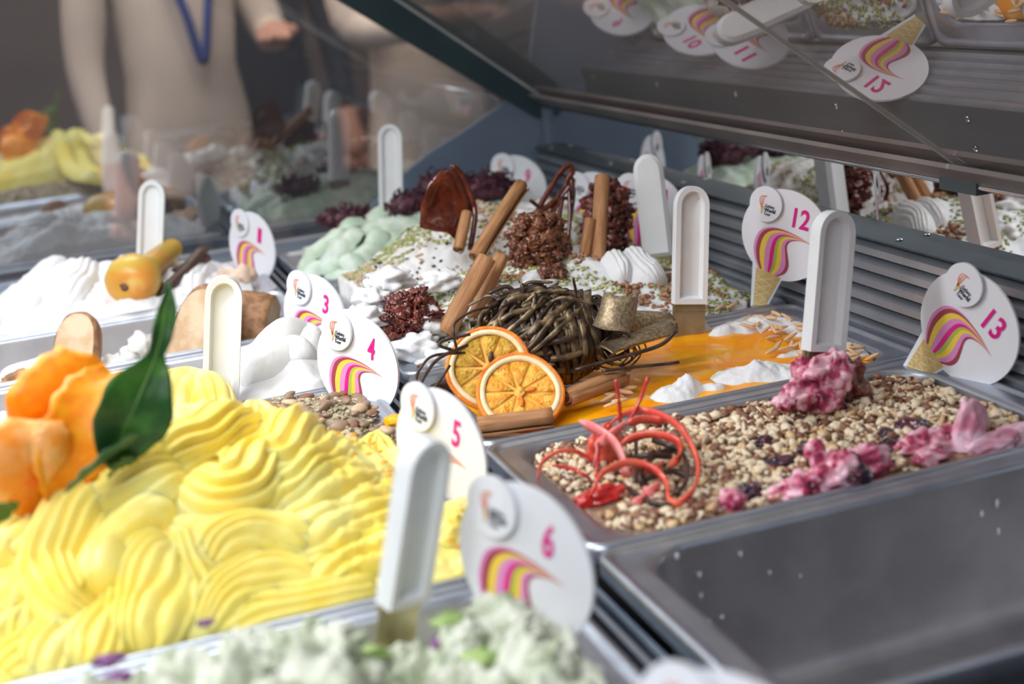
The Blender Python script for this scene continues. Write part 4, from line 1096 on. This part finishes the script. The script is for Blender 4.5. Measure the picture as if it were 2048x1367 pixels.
# crisp clusters
def cluster(c, r, label, m, n=150, seed=0):
    rr = random.Random(seed); pp = [blob(c, np.array(r) * .82, .3, 2, seed, 2)]
    for k in range(n):
        d = unit(np.array([rr.gauss(0, 1) for _ in range(3)])); q = rr.uniform(.78, 1.05)
        s = rr.uniform(.0022, .0056)
        pp.append(blob(np.array(c) + d * np.array(r) * q, (s * rr.uniform(.5, 1.6), s * rr.uniform(.6, 1.2), s * rr.uniform(.5, 1.4)), 1.1, 2.4, k, 2))
    return tag(ob('crisp_cluster', join(pp), m), label, 'chocolate', 'chocolate crisp clusters')
cluster((0.1698, 0.5350, 0.0605), (.027, .014, .030), 'round chocolate crisp cluster in the middle between cinnamon sticks', 'crisp', 200, 1)
cluster((0.1672, 0.5000, 0.0303), (.018, .010, .018), 'lower brown crisp cluster touching the top of the chocolate nest', 'crisp', 90, 5)
cluster((0.2657, 0.6000, 0.0612), (.022, .014, .040), 'tall dark crisp cluster behind the tall cinnamon stick', 'crisp_red', 200, 2)
cluster((0.0241, 0.4700, 0.0325), (.023, .014, .022), 'shiny dark crisp cluster right of card 4', 'crisp_red', 170, 3)

# caramel shard and lattice
def sheet(poly, th, label, name, m, bendf=.004):
    """solid caramel sheet from a polygon of world points, bulged"""
    c = np.mean(np.array(poly), 0); n = len(poly); nrm = unit(np.cross(np.array(poly[1]) - np.array(poly[0]), np.array(poly[n // 2]) - np.array(poly[0])))
    V, F = [], []
    for s in (1, -1):
        for k, sc in enumerate((1, .7, .4)):
            for p in poly: V.append(c + (np.array(p) - c) * sc + nrm * (s * th * (.5 + .5 * (1 - sc)) + bendf * (1 - sc * sc)))
    for s in range(2):
        b = s * 3 * n
        for k in range(2):
            for j in range(n): F.append((b + k * n + j, b + k * n + (j + 1) % n, b + (k + 1) * n + (j + 1) % n, b + (k + 1) * n + j))
        F.append(tuple(b + 2 * n + j for j in range(n)))
    for j in range(n): F.append((j, (j + 1) % n, 3 * n + (j + 1) % n, 3 * n + j))
    return tag(ob(name, (V, F), m), label, 'caramel')
t = sheet([(0.0781, 0.6100, 0.0811), (0.0816, 0.6100, 0.1023), (0.0917, 0.6100, 0.1210), (0.1039, 0.6100, 0.1317), (0.1163, 0.6100, 0.1319), (0.1294, 0.6200, 0.1183), (0.1335, 0.6200, 0.1007), (0.1349, 0.6200, 0.0857), (0.1201, 0.6100, 0.0771), (0.1093, 0.6000, 0.0656), (0.1018, 0.6000, 0.0741), (0.0897, 0.6000, 0.0774)], .0016, 'glossy dark caramel shard standing behind the short cinnamon stick', 'caramel_shard', 'caramel', .008)
ob('caramel_drip', tube([(0.1139, 0.6000, 0.1371), (0.1240, 0.6050, 0.1246), (0.1313, 0.6050, 0.1004), (0.1304, 0.6000, 0.0843), (0.1192, 0.5900, 0.0559)], .0028, 18, 7), 'caramel', t)
t = thing('caramel_lattice', 'lacy dark caramel lattice standing behind the round crisp cluster', 'caramel', (0.2312, 0.6200, 0.0636))
lo = np.array(t.location)
for k, pts in enumerate(([(0.1978, 0.6200, 0.0737), (0.2147, 0.6250, 0.0931), (0.2315, 0.6300, 0.1101), (0.2427, 0.6300, 0.1160), (0.2439, 0.6300, 0.1008), (0.2347, 0.6200, 0.0833)], [(0.2006, 0.6200, 0.0758), (0.2143, 0.6200, 0.0813), (0.2353, 0.6300, 0.0945), (0.2436, 0.6300, 0.1084)],
                         [(0.2002, 0.6100, 0.0548), (0.2165, 0.6200, 0.0759), (0.2322, 0.6300, 0.0899), (0.2407, 0.6300, 0.1063)], [(0.2281, 0.6200, 0.0867), (0.2187, 0.6100, 0.0670), (0.2153, 0.6000, 0.0490), (0.2180, 0.6000, 0.0335)], [(0.2356, 0.6200, 0.0931), (0.2306, 0.6100, 0.0702), (0.2216, 0.6000, 0.0430)],
                         [(0.1941, 0.6200, 0.0892), (0.2063, 0.6200, 0.0800), (0.2200, 0.6200, 0.0854), (0.2386, 0.6200, 0.0852)], [(0.2094, 0.6100, 0.0684), (0.2252, 0.6200, 0.0847), (0.2371, 0.6200, 0.0979)], [(0.2255, 0.6300, 0.1034), (0.2339, 0.6300, 0.1072), (0.2448, 0.6300, 0.0931), (0.2312, 0.6100, 0.0651)])):
    ob('caramel_thread', tube([tuple(np.array(p) - lo) for p in pts], .0030 - .0002 * k, 20, 7), 'caramel', t)

# red lettuce
def lettuce(c, r, h, label, seed):
    """bunch of tightly curled frills"""
    rr = random.Random(seed); pp = [blob(np.array(c) + (0, 0, h * .15), (r * .8, r * .45, h * .45), .5, 2.5, seed, 2)]
    for k in range(130):
        d = unit(np.array([rr.gauss(0, 1), rr.gauss(0, 1), rr.gauss(0, 1)])); q = rr.uniform(.55, 1.05)
        p = np.array(c) + d * np.array((r, r * .5, h * .62)) * q + (0, 0, h * .2)
        a_ = unit(np.array([rr.gauss(0, 1) for _ in range(3)])); b_ = unit(np.cross(a_, [rr.gauss(0, 1) for _ in range(3)])); R0 = rr.uniform(.0022, .0052)
        pts = [p + (a_ * math.cos(q_) + b_ * math.sin(q_)) * R0 * (1 + .25 * math.sin(3 * q_)) for q_ in np.linspace(0, rr.uniform(3, 5.6), 7)]
        pp.append(ribbon(pts, rr.uniform(.0025, .0048), .0007, 10, tuple(np.cross(a_, b_))))
    return tag(ob('red_lettuce', join(pp), 'red_lettuce'), label, 'lettuce', 'curly red lettuce bunches')
lettuce((0.0813, 0.9700, 0.0371), .038, .022, 'dark curly lettuce bunch left of the farthest spatula handle', 1)
lettuce((0.1525, 0.9300, 0.0469), .032, .030, 'dark curly lettuce bunch left of the caramel shard', 2)
lettuce((0.2372, 0.9200, 0.0537), .044, .034, 'dark curly lettuce bunch in front of the farthest card', 3)
for k, (c, lab) in enumerate((((0.1879, 0.9300, 0.0597), 'dark curly lettuce bunch right behind the caramel shard'),)):
    lettuce(c, .032, .034, lab, 7)

# sugar nest in the hazelnut pan
c0 = (0.0785, 0.1058, 0.0000)
t = thing('sugar_nest', 'nest of looping red sugar ribbons with dark chocolate threads on the hazelnuts', 'sugar decoration', (c0[0], c0[1], -.008))
lo = np.array((c0[0], c0[1], -.008))
def loc(ps): return [tuple(np.array(p) - lo) for p in ps]
RED = [([(0.0670, 0.1325, 0.0200), (0.0808, 0.1437, 0.0220), (0.0948, 0.1415, 0.0240), (0.1020, 0.1215, 0.0240), (0.1032, 0.0967, 0.0220), (0.0963, 0.0650, 0.0180), (0.0888, 0.0447, 0.0140), (0.0799, 0.0330, 0.0080), (0.0693, 0.0314, 0.0020), (0.0675, 0.0430, 0.0000), (0.0742, 0.0603, 0.0040), (0.0716, 0.0727, 0.0100), (0.0611, 0.0795, 0.0140), (0.0510, 0.0801, 0.0140), (0.0389, 0.0761, 0.0120), (0.0309, 0.0709, 0.0060), (0.0297, 0.0741, 0.0000)], .0042, 'red_sugar'),
       ([(0.0507, 0.1387, 0.0260), (0.0558, 0.1230, 0.0240), (0.0604, 0.1093, 0.0200), (0.0621, 0.1013, 0.0140), (0.0617, 0.0940, 0.0060), (0.0620, 0.0946, -0.0020)], .0058, 'pink_sugar'),
       ([(0.0644, 0.1064, 0.0160), (0.0729, 0.1052, 0.0200), (0.0846, 0.0993, 0.0220), (0.0936, 0.0885, 0.0200), (0.0960, 0.0847, 0.0160), (0.0939, 0.0851, 0.0080), (0.0901, 0.0916, 0.0000)], .0045, 'red_sugar'),
       ([(0.0749, 0.1168, 0.0260), (0.0661, 0.1135, 0.0240), (0.0598, 0.1143, 0.0200), (0.0554, 0.1192, 0.0140), (0.0521, 0.1197, 0.0060), (0.0537, 0.1287, -0.0020)], .0058, 'pink_sugar'),
       ([(0.0152, 0.1295, -0.0040), (0.0165, 0.1263, 0.0060), (0.0223, 0.1249, 0.0120), (0.0318, 0.1241, 0.0140), (0.0428, 0.1275, 0.0100), (0.0530, 0.1297, 0.0020)], .0020, 'red_sugar'),
       ([(0.0257, 0.1286, 0.0040), (0.0321, 0.1116, 0.0060), (0.0364, 0.1024, 0.0040), (0.0429, 0.1072, -0.0020)], .0018, 'red_jelly'),
       ([(0.1106, 0.1125, 0.0200), (0.1044, 0.0935, 0.0200), (0.0980, 0.0661, 0.0160), (0.0922, 0.0509, 0.0100), (0.0827, 0.0393, 0.0040), (0.0726, 0.0360, 0.0000)], .0036, 'red_sugar'),
       ([(0.0854, 0.0886, 0.0060), (0.0743, 0.0793, 0.0060), (0.0712, 0.0918, 0.0040), (0.0683, 0.1017, -0.0040)], .0040, 'red_sugar'),
       ([(0.0695, 0.0605, 0.0030), (0.0633, 0.0589, 0.0010), (0.0611, 0.0644, -0.0030)], .0080, 'pink_sugar'),
       ([(0.0771, 0.1222, 0.0240), (0.0898, 0.1229, 0.0240), (0.1011, 0.1170, 0.0220)], .0050, 'red_sugar'),
       ([(0.0582, 0.0526, 0.0020), (0.0530, 0.0524, 0.0000), (0.0504, 0.0562, -0.0040)], .0050, 'pink_sugar')]
for pts, w, m in RED: ob('sugar_ribbon', ribbon(loc(pts), w * 1.25, .0014, 40, (.15, -.35, .9)), m, t)
for pts in ([(0.0795, 0.1420, 0.0483), (0.0804, 0.1420, 0.0337), (0.0792, 0.1400, 0.0171)], [(0.1026, 0.1420, 0.0460), (0.0952, 0.1420, 0.0308), (0.0834, 0.1380, 0.0175)]):
    ob('sugar_spike', tube(loc(pts), .0013, 10, 6), 'red_jelly', t)
for pts in ([(0.0560, 0.1203, 0.0200), (0.0518, 0.1155, 0.0060), (0.0484, 0.1118, -0.0040)],):
    ob('sugar_spike', tube(loc(pts), .0012, 12, 6), 'red_jelly', t)
ob('sugar_pool', blob(np.array((0.0406, 0.0797, -0.0040)) - lo, (.018, .008, .006), .45, 2, 5, 3), 'red_jelly', t)
ob('sugar_shard', blob(np.array((0.0656, 0.1349, 0.0040)) - lo, (.012, .006, .016), .5, 2, 6, 3), 'red_sugar', t)
for pts in ([(0.0927, 0.1193, 0.0100), (0.0967, 0.1041, 0.0100), (0.1010, 0.0943, 0.0080), (0.0944, 0.0721, 0.0060), (0.0852, 0.0561, 0.0030), (0.0759, 0.0498, 0.0000)], [(0.0687, 0.1063, 0.0060), (0.0778, 0.0949, 0.0100), (0.0940, 0.0946, 0.0060)], [(0.0560, 0.0904, -0.0020), (0.0552, 0.0595, 0.0000), (0.0595, 0.0407, 0.0000), (0.0694, 0.0365, -0.0020)],
            [(0.0654, 0.0761, 0.0020), (0.0743, 0.0752, 0.0040), (0.0863, 0.0755, 0.0040), (0.0943, 0.0692, 0.0000)], [(0.0856, 0.1309, 0.0080), (0.0728, 0.1014, 0.0060), (0.0623, 0.0802, 0.0000)], [(0.0639, 0.0693, 0.0000), (0.0622, 0.0720, 0.0060), (0.0716, 0.0852, 0.0080), (0.0889, 0.1004, 0.0080), (0.1010, 0.1042, 0.0060)]):
    ob('chocolate_thread', tube(loc(pts), .0021, 24, 7, .7), 'dark_chocolate', t)

# pear, vanilla pods, ginger
a, b = Vector((-0.1799, 0.8650, 0.0261)), Vector((-0.1237, 0.9550, 0.0402))
q = (b - a).normalized().to_track_quat('Z', 'Y').to_matrix().to_4x4()
t = thing('pear', 'small golden pear lying in the white gelato, its base towards the camera', 'pear', mw=Matrix.Translation(a) @ q)
L = (b - a).length
prof = [(-.020, .002), (-.0225, .010), (-.021, .019), (-.014, .0265), (-.002, .0295), (.012, .0275), (.026, .0200), (.040, .0150), (L - .010, .0128), (L - .002, .0100), (L + .002, .003)]
V, F = [], []; n = 28
for z, r in prof:
    for i in range(n):
        an = 2 * PI * i / n; V.append((r * math.cos(an), r * math.sin(an) * .97, z))
for k in range(len(prof) - 1):
    for i in range(n): F.append((k * n + i, k * n + (i + 1) % n, (k + 1) * n + (i + 1) % n, (k + 1) * n + i))
F.append(tuple(range(n - 1, -1, -1))); F.append(tuple((len(prof) - 1) * n + i for i in range(n)))
ob('fruit_body', (V, F), 'pear_skin', t)
ob('calyx', blob((0, 0, -.0205), (.0045, .0045, .0025), .6, 3, 2, 2), 'stem_brown', t)
ob('stem', tube([(0, 0, L), (.001, .002, L + .007), (.003, .003, L + .014)], .0013, 8, 6), 'stem_brown', t)
for k, (p, lab) in enumerate((([(-0.1482, 0.8700, 0.0087), (-0.1253, 0.8900, 0.0209), (-0.0962, 0.9300, 0.0352)], 'dark vanilla pod leaning beside the pear'), ([(-0.1806, 0.8500, 0.0003), (-0.1606, 0.8600, 0.0043), (-0.1474, 0.8700, 0.0142)], 'short dark vanilla pod under the pear'), ([(-0.1325, 0.9000, 0.0204), (-0.1143, 0.9100, 0.0242), (-0.0937, 0.9300, 0.0261)], 'dark vanilla pod behind the first one, right of the pear'))):
    tag(ob('vanilla_pod', tube(p, .0055, 16, 8, 1.4), 'vanilla'), lab, 'vanilla pod')
tag(ob('ginger_piece', join([blob((-0.0786, 0.8850, 0.0056), (.020, .014, .010), .5, 1.8, 1, 3), blob((-0.0591, 0.8800, 0.0101), (.012, .010, .010), .5, 2, 2, 2)]), 'ginger'), 'pinkish ginger chunk at the right end of the white gelato below card 1', 'ginger')

# biscuits
def biscuit(c, nrm, up, rx, ry, th, label, group=None):
    n_, u_ = Vector(nrm).normalized(), Vector(up); u_ = (u_ - n_ * u_.dot(n_)).normalized(); r_ = u_.cross(n_)
    mw = Matrix(((r_.x, u_.x, n_.x, c[0]), (r_.y, u_.y, n_.y, c[1]), (r_.z, u_.z, n_.z, c[2]), (0, 0, 0, 1)))
    t = thing('biscuit', label, 'biscuit', mw=mw, group='biscuits in the white gelato')
    n = 40; V, F = [], []
    pr = [(.90, -th / 2), (.97, -th / 2 + .002), (1, -th / 4), (1, th / 4), (.97, th / 2 - .002), (.90, th / 2)]
    for s, z in pr:
        for i in range(n):
            a = 2 * PI * i / n; ca, sa = math.cos(a), math.sin(a)
            V.append((rx * s * math.copysign(abs(ca) ** .85, ca), ry * s * math.copysign(abs(sa) ** .85, sa), z + .0006 * math.sin(7 * a)))
    for k in range(len(pr) - 1):
        for i in range(n): F.append((k * n + i, k * n + (i + 1) % n, (k + 1) * n + (i + 1) % n, (k + 1) * n + i))
    ob('crust', (V, F), 'biscuit_crust', t)
    for z in (-1, 1):
        W = [(p[0], p[1], z * (th / 2 - .0002)) for p in [V[i] for i in range(n)]] + [(p[0] * .6, p[1] * .6, z * (th / 2 + .0012)) for p in [V[i] for i in range(n)]]
        G = [(i, (i + 1) % n, n + (i + 1) % n, n + i) for i in range(n)] + [tuple(range(n, 2 * n))]
        ob('crumb_face', (W, G), 'biscuit_face', t)
    return t
biscuit((-0.1393, 0.6550, -0.0060), (-.72, -.60, .35), (.55, .1, .83), .032, .060, .024, 'large tan biscuit leaning left of the spatula handle')
biscuit((-0.0827, 0.6900, -0.0064), (-.88, .42, .2), (.2, .1, .95), .030, .036, .040, 'dark brown biscuit edge showing right of the spatula handle')
biscuit((-0.2491, 0.6900, 0.0010), (-.35, -.72, .58), (.15, .3, .9), .022, .038, .018, 'smaller biscuit tucked behind the orange peel')
tag(ob('biscuit', blob((-0.3035, 0.6600, -0.0085), (.016, .006, .007), .4, 2, 5, 2), 'biscuit_crust'), 'brown biscuit sliver at the left edge in the low white gelato', 'biscuit', 'biscuits in the white gelato')

# carved orange on the yellow gelato
t = thing('carved_orange', 'carved bright orange peel decoration at the left edge on the yellow gelato', 'orange', (-0.2829, 0.1250, 0.0708))
lo = np.array(t.location)
def petal(pts, w, th, m1, name, axis, cup=.3):
    P = catmull([np.array(p) - lo for p in pts], 22); V, F = [], []; ax = unit(np.array(axis, float)); n, m = 22, 11
    for s in (1, -1):
        for i in range(n):
            tt_ = unit(P[min(i + 1, n - 1)] - P[max(0, i - 1)]); b = unit(ax - tt_ * float(ax @ tt_)); c = np.cross(tt_, b)
            e = max(.12, 1 - abs(2 * i / (n - 1) - 1) ** 3) ** .6
            for j in range(m):
                v = -1 + 2 * j / (m - 1); V.append(P[i] + b * v * w * e * (1 + .05 * math.sin(i * 1.7)) + c * (cup * w * v * v + s * th / 2 + .0012 * noise.noise(Vector((i * .6, j * .6, w * 900)))))
    for s in range(2):
        for i in range(n - 1):
            for j in range(m - 1):
                a = s * n * m + i * m + j; F.append((a, a + 1, a + m + 1, a + m))
    rim = [j for j in range(m)] + [i * m + m - 1 for i in range(1, n)] + [(n - 1) * m + j for j in range(m - 2, -1, -1)] + [i * m for i in range(n - 2, 0, -1)]
    for k in range(len(rim)): F.append((rim[k], rim[(k + 1) % len(rim)], n * m + rim[(k + 1) % len(rim)], n * m + rim[k]))
    return ob(name, (V, F), m1, t)
ob('orange_body', blob(np.array((-0.2891, 0.1300, 0.0660)) - lo, (.032, .026, .028), .12, 1.5, 3, 3), 'orange_peel', t)
petal([(-0.2751, 0.1000, 0.0564), (-0.2646, 0.0950, 0.0794), (-0.2535, 0.1000, 0.0960), (-0.2414, 0.1100, 0.1084), (-0.2319, 0.1200, 0.1163)], .020, .004, 'orange_peel', 'peel_petal', (1, .2, .25), -.25)
petal([(-0.2878, 0.1300, 0.0883), (-0.2757, 0.1200, 0.1036), (-0.2618, 0.1250, 0.1128), (-0.2466, 0.1350, 0.1193), (-0.2414, 0.1400, 0.1240)], .019, .005, 'orange_peel', 'peel_petal', (.8, .2, -.6), .3)
petal([(-0.2673, 0.1300, 0.0962), (-0.2542, 0.1350, 0.1072), (-0.2482, 0.1400, 0.1168), (-0.2474, 0.1450, 0.1251)], .014, .006, 'orange_peel', 'peel_petal', (1, .3, 0), .3)
petal([(-0.3024, 0.0900, 0.0659), (-0.2936, 0.0850, 0.0858), (-0.2839, 0.0900, 0.0965), (-0.2727, 0.1000, 0.0999)], .016, .005, 'orange_flesh', 'flesh_petal', (.9, .3, -.3), .3)
petal([(-0.2778, 0.0900, 0.0722), (-0.2725, 0.0880, 0.0876), (-0.2719, 0.0900, 0.0983), (-0.2761, 0.0950, 0.1034)], .011, .005, 'orange_flesh', 'flesh_petal', (1, .2, .1), .4)
petal([(-0.3085, 0.1000, 0.0755), (-0.3009, 0.1000, 0.0884), (-0.2917, 0.1050, 0.0965), (-0.2884, 0.1100, 0.1002)], .016, .005, 'orange_peel', 'peel_petal', (.9, .3, -.2), .3)
petal([(-0.2708, 0.1400, 0.1061), (-0.2641, 0.1450, 0.1126), (-0.2545, 0.1500, 0.1186)], .010, .006, 'orange_flesh', 'flesh_petal', (.7, .2, -.6), .4)

# leaves
def leaf(pts, ws, label, m, side, fold=.35, name='citrus_leaf'):
    n, m_ = 34, 13; P = catmull(pts, n); V, F = [], []; ax = np.array(side, float)
    for i in range(n):
        tt_ = unit(P[min(i + 1, n - 1)] - P[max(0, i - 1)]); b = unit(ax - tt_ * float(ax @ tt_)); c = np.cross(tt_, b)
        w = interp(i / (n - 1), np.linspace(0, 1, len(ws)), ws)
        for j in range(m_):
            v = -1 + 2 * j / (m_ - 1); V.append(P[i] + b * v * w + c * (fold * w * abs(v) ** 1.3 + .0008 * math.sin(i * .9) * v * v))
    for i in range(n - 1):
        for j in range(m_ - 1): a = i * m_ + j; F.append((a, a + 1, a + m_ + 1, a + m_))
    t = thing(name, label, 'leaf', tuple(P[-1]), 'citrus leaves on the yellow gelato')
    V = [v - P[-1] for v in V]
    o = ob('blade', (V, F), m, t); md = o.modifiers.new('thickness', 'SOLIDIFY'); md.thickness = .0007; md.offset = 0
    ob('midrib', tube([tuple(p - P[-1]) for p in P[2::6]], .0008, 26, 6), 'leaf_vein', t)
    return t
leaf([(-0.1953, 0.0980, 0.1683), (-0.1990, 0.0930, 0.1535), (-0.2046, 0.0880, 0.1414), (-0.2090, 0.0860, 0.1319), (-0.2147, 0.0830, 0.1217), (-0.2231, 0.0780, 0.1104), (-0.2313, 0.0760, 0.0984), (-0.2379, 0.0760, 0.0855), (-0.2421, 0.0780, 0.0742)], [.0006, .0055, .0058, .0045, .0125, .0205, .0215, .0140, .0015], 'upright dark green citrus leaf with a narrow winged stalk pointing up', 'leaf_green', (1, .25, .25), .25)
leaf([(-0.2194, 0.0850, 0.0882), (-0.2324, 0.0750, 0.0875), (-0.2468, 0.0680, 0.0827), (-0.2596, 0.0650, 0.0764), (-0.2682, 0.0620, 0.0722)], [.001, .0085, .0115, .0115, .0085, .002], 'grey-green leaf lying across the yellow gelato below the upright leaf', 'leaf_back', (.6, -.5, .6), .2)
leaf([(-0.2286, 0.0750, 0.0780), (-0.2369, 0.0700, 0.0785), (-0.2457, 0.0680, 0.0738)], [.001, .006, .0065, .001], 'small dark green leaf corner under the grey-green leaf', 'leaf_green', (.6, -.4, .6), .2)
leaf([(-0.3118, 0.0600, 0.0672), (-0.3011, 0.0580, 0.0711), (-0.2914, 0.0600, 0.0724)], [.002, .008, .0085, .001], 'dark green leaf tip at the left edge under the carved orange', 'leaf_green', (.4, -.5, .7), .2)

# petals and herbs on the mint gelato
for k, (c, r, m, lab) in enumerate((((-0.2600, -0.0612, 0.0300), .0065, 'petal_purple', 'purple petal at the far left of the mint gelato, near the pan rim'), ((-0.2581, -0.0806, 0.0300), .007, 'petal_purple', 'purple petal at the bottom edge below the first petal'), ((-0.1135, -0.1018, 0.0200), .0055, 'petal_purple', 'purple petal on the mint gelato right of the blurred handle'),
                                    ((-0.1698, -0.1014, 0.0300), .006, 'petal_purple', 'faint purple petal in the middle of the mint gelato'), ((-0.1482, -0.0976, 0.0200), .009, 'herb_green', 'green herb bit on the mint gelato left of the blurred handle foot'), ((-0.1038, -0.1253, 0.0200), .009, 'herb_green', 'green herb bit on the mint gelato below card 6'), ((-0.1071, -0.0949, 0.0260), .008, 'herb_green', 'green herb bit on top of the mint gelato left of card 6'), ((-0.2143, -0.0448, 0.0300), .004, 'petal_purple', 'tiny purple petal against the rim of the yellow pan'))):
    tag(ob('flower_petal' if m == 'petal_purple' else 'herb_leaf', blob(c, (r, r * .7, r * .35), .7, 2.5, k, 2), m), lab, 'petal' if m == 'petal_purple' else 'herb')

# ================================================================ PEOPLE beyond the end glass
def person(x, y, face, coat, hair, label, arms, lanyard=True, dark=False, hgt=1.0):
    """standing visitor; floor at z = -.95; arms: (elbow, wrist) offsets for left and right from the shoulders"""
    t = thing('person', label, 'person', (x, y, -.95))
    t.rotation_euler.z = face
    S = hgt
    J = {'pelvis': (0, 0, .93), 'belly': (0, -.02, 1.08), 'chest': (0, -.02, 1.27), 'neck': (0, 0, 1.46), 'head0': (0, -.01, 1.53), 'head1': (0, -.03, 1.63), 'head2': (0, -.02, 1.70)}
    R_ = {'pelvis': .155, 'belly': .145, 'chest': .165, 'neck': .058, 'head0': .070, 'head1': .092, 'head2': .070}
    E = [('pelvis', 'belly'), ('belly', 'chest'), ('chest', 'neck'), ('neck', 'head0'), ('head0', 'head1'), ('head1', 'head2')]
    for s, nm in ((-1, 'l'), (1, 'r')):
        e, w = arms[0 if s < 0 else 1]
        sh = (s * .185, 0, 1.39); J['sh' + nm] = sh
        J['el' + nm] = (sh[0] + s * e[0], sh[1] + e[1], sh[2] + e[2]); J['wr' + nm] = tuple(np.array(J['el' + nm]) + (s * w[0], w[1], w[2]))
        J['hip' + nm] = (s * .09, 0, .86); J['kn' + nm] = (s * .10, -.01, .48); J['an' + nm] = (s * .10, .02, .08); J['to' + nm] = (s * .115, -.14, .04)
        R_.update({'sh' + nm: .072, 'el' + nm: .050, 'wr' + nm: .034, 'hip' + nm: .10, 'kn' + nm: .066, 'an' + nm: .046, 'to' + nm: .036})
        E += [('chest', 'sh' + nm), ('sh' + nm, 'el' + nm), ('el' + nm, 'wr' + nm), ('pelvis', 'hip' + nm), ('hip' + nm, 'kn' + nm), ('kn' + nm, 'an' + nm), ('an' + nm, 'to' + nm)]
        d = unit(np.array(J['wr' + nm]) - np.array(J['el' + nm]))
        J['pa' + nm] = tuple(np.array(J['wr' + nm]) + d * .07); R_['pa' + nm] = .034; E.append(('wr' + nm, 'pa' + nm))
        sd = unit(np.cross(d, (0, 0, 1)) + 1e-6)
        for q in range(4):
            k = 'f%d%s' % (q, nm); J[k] = tuple(np.array(J['pa' + nm]) + d * (.075 - .008 * abs(q - 1.3)) + sd * (q - 1.5) * .024 - np.array((0, 0, .02))); R_[k] = .009; E.append(('pa' + nm, k))
        k = 'th' + nm; J[k] = tuple(np.array(J['wr' + nm]) + d * .075 - sd * .06); R_[k] = .010; E.append(('pa' + nm, k))
    names = list(J); me = bpy.data.meshes.new('body')
    me.from_pydata([tuple(np.array(J[k]) * S) for k in names], [(names.index(a), names.index(b)) for a, b in E], [])
    o = link('body', me, None, t)
    sk = o.modifiers.new('skin', 'SKIN')
    for i, k in enumerate(names):
        sv = me.skin_vertices[0].data[i]
        rx = R_[k] * S; ry = rx * (.72 if k in ('pelvis', 'belly', 'chest') else 1); sv.radius = (rx, ry); sv.use_root = k == 'pelvis'
    sb = o.modifiers.new('smooth', 'SUBSURF'); sb.levels = 1; sb.render_levels = 2
    # clothes by region of the one body mesh
    dg = bpy.context.evaluated_depsgraph_get(); ev = bpy.data.meshes.new_from_object(o.evaluated_get(dg))
    o.modifiers.clear(); o.data = ev; ev.materials.clear()
    for m in (coat, 'trouser', 'skin'): ev.materials.append(MATS[m])
    hands = [np.array(J['wr' + s]) * S for s in 'lr']
    for p in ev.polygons:
        c = np.array(p.center); p.use_smooth = True
        if c[2] > 1.475 * S or any(np.linalg.norm(c - np.array(J['pa' + s]) * S) < .115 * S for s in 'lr'): p.material_index = 2
        elif c[2] < .80 * S: p.material_index = 1
        else: p.material_index = 0
    hd = np.array(J['head1']) * S
    hv = [tuple(hd + np.array(p) * (.102, .112, .118) * S + (0, .028 * S, .034 * S)) for p in S3]
    keep = [f for f in S3F if not all(S3[i][1] < -.35 and S3[i][2] < .42 for i in f)]
    ob('hair', (hv, [tuple(f) for f in keep]), hair, t)
    for s in (-1, 1):
        ob('eye', ([tuple(hd + np.array((s * .034, -.088, .008)) * S + np.array(p) * .012 * S) for p in S1], S1F), 'dark_cloth', t)
        ob('ear', ([tuple(hd + np.array((s * .094, .005, 0)) * S + np.array(p) * (.012, .022, .032) * S) for p in S1], S1F), 'skin', t)
    ob('nose', ([tuple(hd + np.array((0, -.102, -.022)) * S + np.array(p) * (.014, .02, .026) * S) for p in S1], S1F), 'skin', t)
    ob('mouth', ([tuple(hd + np.array((0, -.086, -.058)) * S + np.array(p) * (.026, .01, .007) * S) for p in S1], S1F), 'pink_shirt', t)
    if lanyard:
        pts = [np.array(q) * S for q in ((-.075, .0, 1.46), (-.065, -.13, 1.36), (-.03, -.155, 1.22), (0, -.15, 1.10), (.03, -.155, 1.22), (.065, -.13, 1.36), (.075, .0, 1.46))]
        ob('lanyard', ribbon([tuple(p) for p in pts], .022, .004, 40, (1, 0, .2)), 'lanyard', t)
    return t
bent = ((.06, -.06, -.26), (-.12, -.22, .02)); hang = ((.05, .0, -.28), (.0, -.06, -.25)); out = ((.20, -.10, -.20), (-.10, -.22, -.04))
person(.66, 2.75, .45, 'jacket', 'hair_dark', 'person in a cream jacket with a blue lanyard, elbow out, behind the glass', (bent, out))
person(.10, 2.95, .35, 'jacket_grey', 'hair_red', 'person in a pale jacket with a blue lanyard in the middle behind the glass', (hang, bent))
person(-.62, 3.05, .2, 'pink_shirt', 'hair_dark', 'person in a dusky pink top at the left behind the glass', (out, bent))
person(.38, 3.5, .1, 'dark_cloth', 'hair_dark', 'person in dark clothes standing between the two in pale jackets', (hang, hang), lanyard=False)
person(-.85, 3.6, -.2, 'jacket', 'hair_red', 'person in a cream jacket far left behind the glass', (bent, hang))
